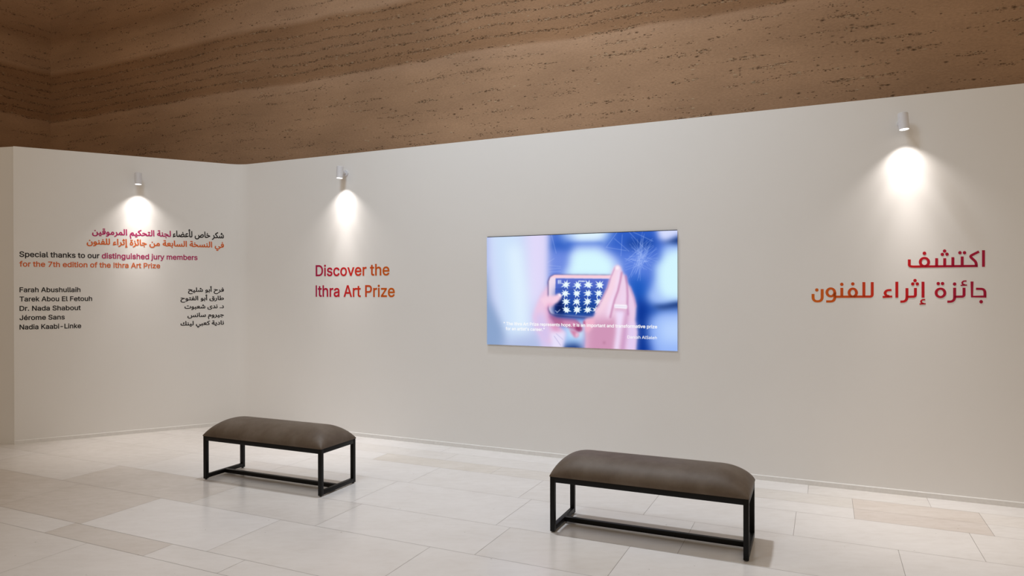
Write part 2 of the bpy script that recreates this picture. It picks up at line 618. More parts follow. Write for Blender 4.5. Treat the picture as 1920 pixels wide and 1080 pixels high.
LAYERS = json.loads(r'''[["p",[[-0.0439,1.1178],[1.0539,1.0391],[1.0534,-0.0705],[-0.0454,-0.151]],[78,115,212],null,0,1],["p",[[0.3456,1.0539],[0.4679,1.0457],[0.4677,0.7501],[0.3454,0.754]],[66,108,205],null,14,1],["p",[[0.3419,0.9221],[0.4961,0.9165],[0.489,0.865],[0.3418,0.8669]],[30,82,185],null,9,1],["p",[[0.3418,0.8621],[0.4678,0.8565],[0.4534,0.6203],[0.3416,0.622]],[112,140,226],null,10,1],["p",[[0.6073,1.0247],[0.9105,1.0158],[0.9231,0.814],[0.755,0.7867],[0.6616,0.8941]],[48,95,200],null,12,1],["p",[[0.7551,0.935],[0.9105,0.9208],[0.8529,0.8484],[0.7551,0.8438]],[14,55,140],null,9,1],["p",[[0.9232,0.9145],[1.0108,0.9649],[1.0107,0.8711],[0.9609,0.8846]],[8,40,110],null,6,1],["p",[[0.7086,0.8458],[0.8977,0.843],[0.8785,0.6248],[0.8074,0.524],[0.7549,0.5699]],[96,132,226],null,16,1],["p",[[0.7549,0.6155],[0.8592,0.6139],[0.8591,0.3886],[0.7877,0.3877]],[26,88,190],null,12,1],["p",[[0.7877,0.4331],[0.8783,0.4113],[0.8781,-0.0271],[0.7874,-0.0331]],[8,50,145],null,12,1],["p",[[0.8591,0.3886],[1.0105,0.3906],[1.0105,0.3022],[0.8719,0.2763]],[20,70,165],null,10,1],["p",[[0.418,1.0038],[0.6819,1.014],[0.6684,0.9514],[0.614,0.9127],[0.4961,0.9189],[0.4394,0.9645]],[190,215,252],null,11,1],["p",[[0.482,0.9999],[0.6413,1.005],[0.6413,0.9645],[0.5935,0.9441],[0.5031,0.9491]],[226,246,255],null,8,1],["p",[[0.4394,0.9218],[0.6345,0.9163],[0.6345,0.9001],[0.4536,0.9045]],[50,95,205],null,4,1],["p",[[0.4621,0.8331],[0.496,0.8953],[0.6242,0.889],[0.6952,0.8062],[0.7351,0.7303],[0.7218,0.6161],[0.4104,0.621],[0.4463,0.7034]],[176,196,250],null,8,1],["p",[[0.4783,0.8206],[0.5171,0.8602],[0.6071,0.8562],[0.6615,0.796],[0.6918,0.7316],[0.6883,0.6166],[0.4462,0.6323],[0.4747,0.7263]],[214,248,255],null,8,1],["p",[[0.901,1.0165],[1.0108,1.0091],[0.9984,0.9546],[0.9421,0.9112],[0.9137,0.9374]],[215,222,255],null,6,1],["p",[[0.9231,0.814],[0.9389,0.8858],[0.9672,0.8899],[1.0107,0.8656],[1.0105,0.3906],[0.8975,0.3723],[0.8527,0.4393],[0.8784,0.5349],[0.8944,0.6246],[0.8881,0.7201],[0.9326,0.7634]],[165,195,250],null,8,1],["p",[[0.9483,0.8129],[1.0107,0.8435],[1.0105,0.4348],[0.9292,0.4453],[0.9103,0.546],[0.9104,0.6914]],[212,246,255],null,8,1],["p",[[0.8783,0.372],[0.9355,0.3784],[1.0105,0.4105],[1.0105,0.3596],[0.9355,0.3338]],[6,36,100],null,5,1],["p",[[0.8622,0.2422],[0.9165,0.3334],[1.0105,0.3353],[1.0103,-0.0294],[0.8973,-0.0259],[0.8653,0.0959]],[150,182,248],null,10,1],["p",[[0.9101,0.2549],[1.0104,0.2801],[1.0103,0.0701],[0.9227,0.0653]],[185,212,255],null,12,1],["l",[[0.9039,0.8507],[0.8065,0.7538]],[165,190,250],null,0.5,0.45,0.7],["l",[[0.7713,0.9001],[0.8522,0.7378]],[165,190,250],null,0.5,0.45,0.7],["l",[[0.8805,0.9276],[0.79,0.6839]],[165,190,250],null,0.5,0.45,0.7],["l",[[0.7507,0.6754],[0.8678,0.7573]],[165,190,250],null,0.5,0.45,0.7],["l",[[0.8546,0.7871],[0.7801,0.8704]],[165,190,250],null,0.5,0.45,0.7],["l",[[0.8098,0.94],[0.8134,0.7133]],[165,190,250],null,0.5,0.45,0.7],["l",[[0.7764,0.7726],[0.9078,0.7737]],[165,190,250],null,0.5,0.45,0.7],["l",[[0.7964,0.6555],[0.8338,0.9398]],[165,190,250],null,0.5,0.45,0.7],["l",[[0.8588,0.8076],[0.7485,0.7265]],[165,190,250],null,0.5,0.45,0.7],["l",[[0.7782,0.7673],[0.8565,0.7469]],[165,190,250],null,0.5,0.45,0.7],["l",[[0.8168,0.8498],[0.8193,0.641]],[165,190,250],null,0.5,0.45,0.7],["l",[[0.8068,0.7063],[0.8341,1.0017]],[165,190,250],null,0.5,0.45,0.7],["l",[[0.8765,0.8948],[0.8158,0.7299]],[165,190,250],null,0.5,0.45,0.7],["l",[[0.8887,0.8729],[0.7955,0.7305]],[165,190,250],null,0.5,0.45,0.7],["l",[[0.7677,0.6106],[0.8493,0.883]],[165,190,250],null,0.5,0.45,0.7],["l",[[0.7484,0.7751],[0.8545,0.6792]],[165,190,250],null,0.5,0.45,0.7],["l",[[0.8187,0.7113],[0.8618,0.8411]],[165,190,250],null,0.5,0.45,0.7],["l",[[0.8498,0.8349],[0.8055,0.7751]],[165,190,250],null,0.5,0.45,0.7],["l",[[0.8346,0.8607],[0.8036,0.6466]],[165,190,250],null,0.5,0.45,0.7],["l",[[0.8736,0.7079],[0.7839,0.9092]],[165,190,250],null,0.5,0.45,0.7],["l",[[0.862,0.7105],[0.7933,0.8793]],[165,190,250],null,0.5,0.45,0.7],["l",[[0.7987,0.6405],[0.8687,0.8848]],[165,190,250],null,0.5,0.45,0.7],["l",[[0.8463,0.7492],[0.7848,0.7605]],[165,190,250],null,0.5,0.45,0.7],["l",[[0.7653,0.7541],[0.8596,0.8753]],[165,190,250],null,0.5,0.45,0.7],["l",[[0.7462,0.7761],[0.8819,0.7402]],[165,190,250],null,0.5,0.45,0.7],["l",[[0.8795,0.6725],[0.7888,0.7659]],[165,190,250],null,0.5,0.45,0.7],["l",[[0.8285,0.8908],[0.8228,0.5857]],[165,190,250],null,0.5,0.45,0.7],["l",[[0.8417,0.6799],[0.7944,0.8594]],[165,190,250],null,0.5,0.45,0.7],["l",[[0.8869,0.8817],[0.7674,0.778]],[165,190,250],null,0.5,0.45,0.7],["l",[[0.877,0.7637],[0.7534,0.7007]],[165,190,250],null,0.5,0.45,0.7],["l",[[0.7781,0.6162],[0.8558,0.8471]],[165,190,250],null,0.5,0.45,0.7],["l",[[0.8265,0.919],[0.8165,0.6092]],[165,190,250],null,0.5,0.45,0.7],["l",[[0.7492,0.7546],[0.8828,0.9392]],[165,190,250],null,0.5,0.45,0.7],["l",[[0.8566,0.9159],[0.8096,0.5857]],[165,190,250],null,0.5,0.45,0.7],["l",[[0.8472,0.7486],[0.7801,0.9592]],[165,190,250],null,0.5,0.45,0.7],["l",[[0.8287,0.683],[0.8659,0.8703]],[165,190,250],null,0.5,0.45,0.7],["l",[[0.8585,0.9287],[0.7538,0.7497]],[165,190,250],null,0.5,0.45,0.7],["l",[[0.7939,0.6987],[0.9044,0.813]],[165,190,250],null,0.5,0.45,0.7],["l",[[0.8374,0.9659],[0.8285,0.7148]],[165,190,250],null,0.5,0.45,0.7],["l",[[0.8612,0.8203],[0.7665,0.7586]],[165,190,250],null,0.5,0.45,0.7],["l",[[0.8435,0.9824],[0.8069,0.6615]],[165,190,250],null,0.5,0.45,0.7],["l",[[0.8119,0.6832],[0.8369,0.9067]],[165,190,250],null,0.5,0.45,0.7],["l",[[0.8299,0.9392],[0.7782,0.6322]],[165,190,250],null,0.5,0.45,0.7],["l",[[0.8484,0.7834],[0.7682,0.7954]],[165,190,250],null,0.5,0.45,0.7],["l",[[0.9098,0.7406],[0.7827,0.8378]],[165,190,250],null,0.5,0.45,0.7],["l",[[0.9012,0.8635],[0.8203,0.6976]],[165,190,250],null,0.5,0.45,0.7],["l",[[0.6548,0.8771],[0.7551,0.8438]],[170,192,250],null,0.5,0.55,0.8],["l",[[0.7087,1.0008],[0.6548,0.8771]],[170,192,250],null,0.5,0.55,0.8],["l",[[0.6953,0.9499],[0.7683,0.8375]],[170,192,250],null,0.5,0.55,0.8],["l",[[0.7353,0.9819],[0.7286,0.7992]],[170,192,250],null,0.5,0.55,0.8],["l",[[0.7684,1.0026],[0.8529,0.8394]],[170,192,250],null,0.5,0.55,0.8],["l",[[0.7881,1.0014],[0.885,0.9166]],[170,192,250],null,0.5,0.55,0.8],["l",[[0.3674,1.0046],[0.3926,0.836]],[170,192,250],null,0.5,0.55,0.8],["l",[[0.3454,0.754],[0.3817,0.7887]],[170,192,250],null,0.5,0.55,0.8],["l",[[0.349,0.6939],[0.4177,0.7017]],[170,192,250],null,0.5,0.55,0.8],["l",[[0.3526,0.7298],[0.4177,0.716]],[170,192,250],null,0.5,0.55,0.8],["l",[[0.3526,0.6698],[0.4177,0.6744]],[170,192,250],null,0.5,0.55,0.8],["p",[[-0.0439,1.1178],[0.3471,1.0898],[0.3452,0.574],[0.323,0.3094],[0.3519,-0.1219],[-0.0454,-0.151]],[206,208,244],null,7,1],["p",[[0.2197,1.0624],[0.342,1.0541],[0.3379,0.526],[0.2788,0.3569],[0.2191,0.429]],[226,218,250],null,12,1],["p",[[0.0117,1.0764],[0.2046,1.0634],[0.2191,0.429],[0.2783,-0.091],[0.0809,-0.1046]],[206,226,252],null,16,1],["p",[[0.1206,0.9212],[0.1969,0.9174],[0.2341,0.4778],[0.2262,0.0881],[0.1733,0.0856]],[226,243,255],null,14,1],["p",[[-0.0443,0.8039],[0.0018,0.7023],[0.0228,0.4276],[0.0889,0.1806],[0.1502,-0.1367],[-0.0454,-0.151]],[140,165,205],null,9,1],["p",[[-0.0439,1.1052],[0.0085,1.1015],[0.0112,0.6522],[-0.0444,0.6532]],[175,190,235],null,7,1],["p",[[0.0965,0.0573],[0.3228,0.1168],[0.3519,-0.1219],[0.0963,-0.1406]],[176,190,228],null,14,1],["p",[[0.4245,0.2403],[0.5515,0.2558],[0.5547,-0.0368],[0.4171,-0.0457]],[165,200,246],null,7,1],["p",[[0.453,0.2056],[0.5375,0.2319],[0.543,0.0797],[0.46,0.0874]],[200,232,255],null,6,1],["p",[[0.3955,-0.0017],[0.4953,0.0325],[0.5651,-0.0244],[0.5651,-0.1063],[0.3954,-0.1187]],[6,34,105],null,8,1],["p",[[0.3229,0.189],[0.3812,0.2031],[0.4423,0.134],[0.417,-0.0933],[0.3226,-0.1],[0.3081,0.0679]],[214,205,240],null,5,1],["p",[[0.3466,0.5572],[0.3143,0.4827],[0.2966,0.4248],[0.2743,0.3326],[0.2638,0.2597],[0.2786,0.1632],[0.3139,0.0682],[0.352,0.0221],[0.3956,0.0663],[0.4387,0.1338],[0.3885,0.2033],[0.3595,0.2623],[0.3598,0.5499]],[238,200,228],null,4,1],["p",[[0.2683,0.284],[0.323,0.3094],[0.3666,0.1188],[0.3447,-0.0023],[0.308,0.0317]],[212,196,238],null,9,1],["p",[[0.345,0.3819],[0.3611,0.3821],[0.3812,0.215],[0.4244,0.1392],[0.3884,0.1317],[0.3522,0.2141]],[214,140,184],null,6,1],["p",[[0.3608,0.1233],[0.4444,0.1365],[0.4243,-0.0071],[0.417,-0.0933],[0.381,-0.0958]],[232,224,250],null,4,1],["l",[[0.3811,0.0955],[0.4157,0.0138]],[176,170,215],null,0.6,0.7,1.2],["l",[[0.392,0.1175],[0.4279,0.068]],[176,170,215],null,0.6,0.6,1.2],["p",[[0.3537,0.2837],[0.4388,0.2621],[0.4955,0.2518],[0.5222,0.2127],[0.5319,0.159],[0.5137,0.1394],[0.4757,0.1591],[0.4387,0.1873],[0.3884,0.1914]],[186,108,150],null,3,1],["p",[[0.4245,0.2379],[0.4885,0.2375],[0.5166,0.2019],[0.4884,0.1832],[0.4316,0.2048]],[214,142,180],null,3,1],["p",[[0.4955,0.1952],[0.5291,0.1824],[0.5305,0.1542],[0.5137,0.1394],[0.494,0.1527]],[150,62,110],null,2.5,1],["p",[[0.4615,0.1585],[0.4954,0.1504],[0.5137,0.1182],[0.508,0.0944],[0.4912,0.0865],[0.4771,0.1142]],[210,135,172],null,2.5,1],["p",[[0.494,0.1244],[0.5123,0.1276],[0.5095,0.0992],[0.4954,0.0915]],[235,190,215],null,2,1],["p",[[0.3467,0.586],[0.3569,0.6266],[0.3816,0.6453],[0.7018,0.6348],[0.7016,0.4325],[0.5929,0.2547],[0.3957,0.2728],[0.3566,0.2958],[0.3479,0.334]],[90,70,120],null,2,1],["p",[[0.351,0.5835],[0.3598,0.6218],[0.3831,0.6405],[0.7018,0.6313],[0.7016,0.4325],[0.593,0.264],[0.3972,0.2848],[0.3639,0.3007],[0.3523,0.334]],[240,222,240],null,1.2,1],["p",[[0.3613,0.6241],[0.3831,0.6417],[0.7018,0.6313],[0.7017,0.6095],[0.3816,0.619]],[250,206,220],null,1.2,1],["p",[[0.3552,0.3581],[0.3828,0.3585],[0.3827,0.2916],[0.3654,0.3032]],[214,214,246],null,3,1],["p",[[0.3895,0.6129],[0.6816,0.604],[0.6815,0.4785],[0.5985,0.277],[0.3835,0.2952]],[92,112,206],null,1,1],["p",[[0.3895,0.5258],[0.6816,0.513],[0.6477,0.409],[0.5985,0.277],[0.3835,0.2952]],[44,84,180],null,9,1],["p",[[0.3958,0.3826],[0.6341,0.3857],[0.5985,0.277],[0.3835,0.2952]],[16,62,140],null,9,1],["p",[[0.3872,0.4302],[0.4246,0.4424],[0.4289,0.383],[0.4388,0.2965],[0.3835,0.2952]],[10,26,84],null,6,1],["l",[[0.3887,0.5162],[0.6613,0.5131]],[60,70,150],null,0.6,0.7,1.0],["l",[[0.3887,0.4422],[0.6613,0.4415]],[60,70,150],null,0.6,0.7,1.0],["l",[[0.3886,0.3682],[0.6612,0.3699]],[60,70,150],null,0.6,0.7,1.0],["p",[[0.4674,0.5416],[0.4528,0.544],[0.4562,0.5106],[0.4451,0.5377],[0.4352,0.52],[0.4381,0.5417],[0.4163,0.532],[0.4326,0.5531],[0.418,0.5708],[0.4378,0.5644],[0.4355,0.5912],[0.4447,0.5718],[0.4523,0.6011],[0.4529,0.5685],[0.4711,0.576],[0.4559,0.5553]],[236,250,255],null,0.45,1],["p",[[0.5285,0.5411],[0.516,0.5401],[0.5201,0.5094],[0.5065,0.5319],[0.4947,0.5055],[0.4994,0.5401],[0.4768,0.5348],[0.4962,0.5503],[0.4848,0.5646],[0.4991,0.5631],[0.4973,0.5866],[0.5066,0.5682],[0.5112,0.5887],[0.5132,0.5631],[0.5251,0.5693],[0.5196,0.5542]],[236,250,255],null,0.45,1],["p",[[0.5874,0.5418],[0.573,0.5417],[0.5746,0.5195],[0.5631,0.5334],[0.559,0.5218],[0.5564,0.5391],[0.5363,0.5312],[0.5494,0.5487],[0.5378,0.5586],[0.5527,0.5655],[0.5477,0.5958],[0.5606,0.5717],[0.5684,0.5977],[0.57,0.5664],[0.5864,0.5703],[0.5737,0.5555]],[236,250,255],null,0.45,1],["p",[[0.6436,0.5532],[0.632,0.5433],[0.6379,0.5165],[0.624,0.5331],[0.6184,0.5105],[0.6156,0.5329],[0.5986,0.5248],[0.6118,0.5444],[0.5956,0.5561],[0.6102,0.5575],[0.5988,0.5871],[0.6157,0.5666],[0.6238,0.5897],[0.6255,0.5664],[0.64,0.5885],[0.6311,0.5596]],[236,250,255],null,0.45,1],["p",[[0.4708,0.4703],[0.451,0.4683],[0.4544,0.4413],[0.4431,0.4607],[0.437,0.4328],[0.4338,0.465],[0.4198,0.4523],[0.4283,0.4763],[0.4192,0.4882],[0.4333,0.4874],[0.4237,0.5126],[0.4384,0.4932],[0.4455,0.5168],[0.4459,0.4937],[0.4586,0.5003],[0.4527,0.4835]],[236,250,255],null,0.45,1],["p",[[0.5212,0.4687],[0.51,0.4678],[0.517,0.44],[0.5017,0.4594],[0.4931,0.4348],[0.4931,0.4644],[0.4829,0.4658],[0.4902,0.4775],[0.4813,0.4848],[0.4923,0.4893],[0.4844,0.5198],[0.5003,0.4939],[0.509,0.5099],[0.5065,0.4917],[0.5243,0.502],[0.514,0.4827]],[236,250,255],null,0.45,1],["p",[[0.5883,0.4701],[0.5697,0.4702],[0.5755,0.453],[0.5652,0.4589],[0.5604,0.4466],[0.5542,0.4628],[0.5371,0.4558],[0.552,0.4755],[0.5337,0.4844],[0.5525,0.4899],[0.5484,0.5129],[0.56,0.4922],[0.5659,0.5145],[0.5703,0.4938],[0.579,0.4953],[0.5718,0.4808]],[236,250,255],null,0.45,1],["p",[[0.636,0.4669],[0.6234,0.4665],[0.6306,0.4383],[0.6168,0.463],[0.6031,0.4341],[0.6075,0.4669],[0.5937,0.4659],[0.6065,0.4773],[0.5891,0.4996],[0.6076,0.4899],[0.6096,0.5131],[0.6152,0.4952],[0.6251,0.5103],[0.625,0.4925],[0.6373,0.4898],[0.6266,0.4794]],[236,250,255],null,0.45,1],["p",[[0.4698,0.3922],[0.4535,0.3941],[0.4573,0.37],[0.448,0.385],[0.4346,0.3583],[0.4394,0.3898],[0.4221,0.3845],[0.4348,0.4007],[0.4212,0.4164],[0.4353,0.4158],[0.431,0.4415],[0.4428,0.4215],[0.4518,0.4357],[0.451,0.4165],[0.4692,0.4256],[0.456,0.4074]],[236,250,255],null,0.45,1],["p",[[0.523,0.4001],[0.513,0.3967],[0.519,0.3638],[0.5055,0.3892],[0.4985,0.3708],[0.498,0.3914],[0.4789,0.3717],[0.4901,0.4002],[0.4809,0.4121],[0.4931,0.4152],[0.487,0.4343],[0.4994,0.4192],[0.5056,0.4458],[0.5068,0.4184],[0.5214,0.433],[0.5116,0.4084]],[236,250,255],null,0.45,1],["p",[[0.5828,0.4007],[0.5672,0.4001],[0.5723,0.3793],[0.5634,0.3901],[0.5546,0.3608],[0.5542,0.3877],[0.5343,0.373],[0.549,0.3984],[0.5325,0.4029],[0.55,0.4124],[0.5395,0.4395],[0.5556,0.4222],[0.5564,0.4529],[0.5643,0.4224],[0.5779,0.4352],[0.5694,0.4145]],[236,250,255],null,0.45,1],["p",[[0.6389,0.3918],[0.6236,0.3941],[0.6257,0.3747],[0.6165,0.3914],[0.6016,0.3642],[0.6074,0.3921],[0.5924,0.3927],[0.6042,0.4051],[0.5875,0.4196],[0.608,0.416],[0.6057,0.4514],[0.6153,0.4218],[0.6228,0.4362],[0.6209,0.4179],[0.6399,0.4292],[0.626,0.4078]],[236,250,255],null,0.45,1],["p",[[0.4747,0.3176],[0.4559,0.3173],[0.4562,0.3018],[0.4454,0.3126],[0.4386,0.303],[0.4392,0.3215],[0.4278,0.3216],[0.4351,0.3325],[0.4229,0.3487],[0.4367,0.3446],[0.4358,0.3657],[0.447,0.3496],[0.4578,0.3674],[0.4527,0.3434],[0.4658,0.3485],[0.4585,0.3317]],[236,250,255],null,0.45,1],["p",[[0.5317,0.3291],[0.5139,0.3261],[0.5196,0.3063],[0.5059,0.3146],[0.4963,0.2869],[0.4983,0.3172],[0.484,0.3119],[0.4915,0.3293],[0.4823,0.3347],[0.4923,0.3412],[0.4873,0.3653],[0.499,0.3517],[0.5063,0.3784],[0.5086,0.3502],[0.5262,0.3574],[0.5152,0.3371]],[236,250,255],null,0.45,1],["p",[[0.5853,0.3237],[0.568,0.3253],[0.5717,0.3063],[0.5632,0.3178],[0.5541,0.3011],[0.5537,0.3195],[0.537,0.3102],[0.5497,0.3313],[0.5319,0.3401],[0.5498,0.3439],[0.5507,0.3677],[0.5587,0.3498],[0.5674,0.3665],[0.5661,0.3471],[0.5799,0.3561],[0.5717,0.3379]],[236,250,255],null,0.45,1],["p",[[0.6293,0.3198],[0.6127,0.3248],[0.6185,0.2982],[0.6083,0.3179],[0.5981,0.3047],[0.5985,0.324],[0.58,0.3212],[0.5944,0.3329],[0.5796,0.3537],[0.5992,0.3448],[0.599,0.3693],[0.6066,0.3519],[0.6167,0.3723],[0.6133,0.3488],[0.6353,0.3548],[0.6157,0.3368]],[236,250,255],null,0.45,1],["p",[[0.5113,0.59],[0.5462,0.5872],[0.5462,0.579],[0.5112,0.5817]],[240,250,255],null,0.8,1],["p",[[0.4018,0.5973],[0.4061,0.5972],[0.4061,0.5638],[0.4018,0.5639]],[225,236,255],null,0.8,1],["p",[[0.4083,0.5972],[0.4126,0.5971],[0.4126,0.5638],[0.4082,0.5638]],[225,236,255],null,0.8,1],["p",[[0.4147,0.5971],[0.419,0.597],[0.419,0.5637],[0.4147,0.5638]],[225,236,255],null,0.8,1],["l",[[0.3871,0.3228],[0.3972,0.311]],[215,230,255],null,0.6,0.9,1.0],["l",[[0.3958,0.305],[0.4131,0.3328]],[215,230,255],null,0.6,0.9,1.0],["p",[[0.3055,0.4297],[0.3378,0.4539],[0.3742,0.4565],[0.3988,0.4709],[0.4132,0.4757],[0.4218,0.4567],[0.4175,0.4305],[0.3987,0.3946],[0.3683,0.3679],[0.3304,0.3577]],[246,208,230],null,2.5,1],["p",[[0.345,0.3819],[0.3814,0.3824],[0.3987,0.3969],[0.3683,0.3655],[0.3377,0.3554]],[228,160,200],null,4,1],["p",[[0.3988,0.4709],[0.4132,0.4769],[0.4218,0.4579],[0.416,0.4424]],[255,240,250],null,1.5,1],["p",[[0.6965,0.7061],[0.7112,0.723],[0.7272,0.7053],[0.7351,0.6525],[0.7497,0.6293],[0.7575,0.5721],[0.7733,0.5333],[0.7916,0.4445],[0.8021,0.3708],[0.7981,0.2515],[0.8084,0.1498],[0.7979,-0.0665],[0.5429,-0.0845],[0.5472,0.0799],[0.5445,0.1618],[0.5389,0.2261],[0.5515,0.2535],[0.5875,0.2662],[0.5999,0.327],[0.6273,0.4088],[0.6613,0.5246],[0.6762,0.6168]],[238,202,226],null,2.5,1],["p",[[0.5542,0.2325],[0.6881,0.2713],[0.7348,0.2496],[0.708,-0.0728],[0.5457,-0.0843]],[208,150,184],null,10,1],["p",[[0.6951,0.697],[0.7125,0.7126],[0.7124,0.5818],[0.6748,0.4323],[0.6341,0.3277],[0.6067,0.2923],[0.6341,0.4204],[0.6681,0.5477]],[248,214,230],null,5,1],["p",[[0.7138,0.6942],[0.7324,0.6617],[0.7244,0.5473],[0.6949,0.4095],[0.676,0.2767],[0.6557,0.2646],[0.668,0.3861],[0.7017,0.5245]],[247,228,252],null,5,1],["p",[[0.7364,0.6479],[0.7523,0.6156],[0.7575,0.547],[0.7561,0.3873],[0.7083,0.3866],[0.7284,0.5014]],[240,214,240],null,5,1],["p",[[0.7628,0.547],[0.7916,0.4332],[0.7981,0.3651],[0.7954,0.2515],[0.7653,0.2848],[0.764,0.4102]],[234,206,236],null,5,1],["l",[[0.7324,0.6571],[0.7244,0.5817],[0.7137,0.5015],[0.6963,0.421],[0.6841,0.3403],[0.6747,0.2709]],[186,116,160],null,1.6,0.7,3.4],["l",[[0.7523,0.627],[0.7589,0.547],[0.7614,0.4558],[0.7601,0.3873],[0.7626,0.2961]],[186,122,170],null,1.6,0.7,3.4],["l",[[0.6991,0.7015],[0.6749,0.6053],[0.6613,0.5246],[0.6273,0.4088],[0.5999,0.327]],[204,150,190],null,1.2,0.8,2.0],["l",[[0.7733,0.5333],[0.7916,0.4445],[0.8007,0.3651]],[212,160,200],null,1.6,0.7,2.4],["p",[[0.7016,0.3406],[0.7495,0.3369],[0.7348,0.2038],[0.7147,-0.0724],[0.6879,-0.0742],[0.7041,0.1453]],[240,222,250],null,4,1],["p",[[0.7521,0.3301],[0.7627,0.3303],[0.7612,0.1363],[0.7413,-0.0705],[0.7213,-0.0719]],[200,146,190],null,4,1],["p",[[0.7679,0.2506],[0.7981,0.2402],[0.8058,0.1383],[0.7939,-0.0668],[0.7545,-0.0696]],[226,206,246],null,7,1],["p",[[0.6949,0.3497],[0.7574,0.3439],[0.7548,0.3302],[0.6975,0.3359]],[190,120,160],null,4,0.8],["p",[[0.6949,0.3842],[0.7574,0.3804],[0.7601,0.3645],[0.7574,0.3462],[0.6962,0.3543]],[250,246,255],null,1.2,1],["l",[[0.6989,0.3681],[0.7561,0.3622]],[210,190,225],null,0.6,0.9,0.8],["p",[[0.6991,0.7015],[0.7112,0.7172],[0.7218,0.7009],[0.7152,0.6804],[0.7018,0.683]],[255,240,250],null,2,1],["p",[[0.5431,0.2415],[0.5543,0.2535],[0.593,0.2593],[0.5957,0.2105],[0.5653,0.1393],[0.5472,0.1385]],[240,180,205],null,3,1],["p",[[0.5361,0.2296],[0.5431,0.2415],[0.5459,0.2088],[0.5389,0.1968]],[176,60,110],null,2,1],["p",[[0.6393,0.0591],[0.6488,0.0596],[0.6488,0.0434],[0.6393,0.0428]],[170,110,140],null,2.5,1]]''')
img = paint(LAYERS)
lin = np.where(img <= 0.04045, img / 12.92, ((img + 0.055) / 1.055) ** 2.4)
me = bpy.data.meshes.new('display')
gx, gy = np.meshgrid(np.linspace(0.0, SW, NX), np.linspace(0.0, SH, NY))
co = np.stack([gx.ravel(), gy.ravel(), np.full(NX * NY, 0.0125)], 1).astype(np.float32)
i0 = (np.arange(NY - 1)[:, None] * NX + np.arange(NX - 1)[None, :]).ravel()
faces = np.stack([i0, i0 + 1, i0 + NX + 1, i0 + NX], 1)
me.from_pydata(co.tolist(), [], faces.tolist())
ca = me.color_attributes.new('picture', 'FLOAT_COLOR', 'POINT')
ca.data.foreach_set('color', np.concatenate([lin.reshape(-1, 3), np.ones((NX * NY, 1))], 1).astype(np.float32).ravel())
me.materials.append(M_DISPLAY)
disp = bpy.data.objects.new('display', me)
C.objects.link(disp)
disp.parent = scr
disp['label'] = 'glowing picture of two hands photographing with a white phone'

# ------------------------------------------------------------------ lettering
AR = {}
for ch, iso in zip('ءآأؤإئابةتثجحخدذرزسشصضطظعغ', range(0xFE80, 0xFF00)):
    pass
_f = 0xFE80
for ch, n in [('ء', 1), ('آ', 2), ('أ', 2), ('ؤ', 2), ('إ', 2), ('ئ', 4), ('ا', 2), ('ب', 4), ('ة', 2), ('ت', 4), ('ث', 4), ('ج', 4), ('ح', 4), ('خ', 4),
              ('د', 2), ('ذ', 2), ('ر', 2), ('ز', 2), ('س', 4), ('ش', 4), ('ص', 4), ('ض', 4), ('ط', 4), ('ظ', 4), ('ع', 4), ('غ', 4), ('ف', 4), ('ق', 4),
              ('ك', 4), ('ل', 4), ('م', 4), ('ن', 4), ('ه', 4), ('و', 2), ('ى', 2), ('ي', 4)]:
    AR[ch] = (_f, n)          # isolated, final, initial, medial forms follow one another
    _f += n
LAMALEF = {'آ': 0xFEF5, 'أ': 0xFEF7, 'إ': 0xFEF9, 'ا': 0xFEFB}


def shape_arabic(txt):
    out = []
    i = 0
    prev = False                  # does the letter before join on to this one
    while i < len(txt):
        c = txt[i]
        if c not in AR:
            out.append(c)
            prev = False
            i += 1
            continue
        if c == 'ل' and i + 1 < len(txt) and txt[i + 1] == 'ا':
            out.append(chr(LAMALEF[txt[i + 1]] + (1 if prev else 0)))
            prev = False
            i += 2
            continue
        f, n = AR[c]
        nxt = i + 1 < len(txt) and txt[i + 1] in AR and txt[i + 1] != 'ء'
        joins_next = n == 4 and nxt
        if n == 1:
            k = 0
        elif prev:
            k = 3 if joins_next else 1
        else:
            k = 2 if joins_next else 0
        out.append(chr(f + k))
        prev = joins_next
        i += 1
    return ''.join(reversed(out))


def is_ar(t):
    return any('\u0600' <= c <= '\u06ff' for c in t)


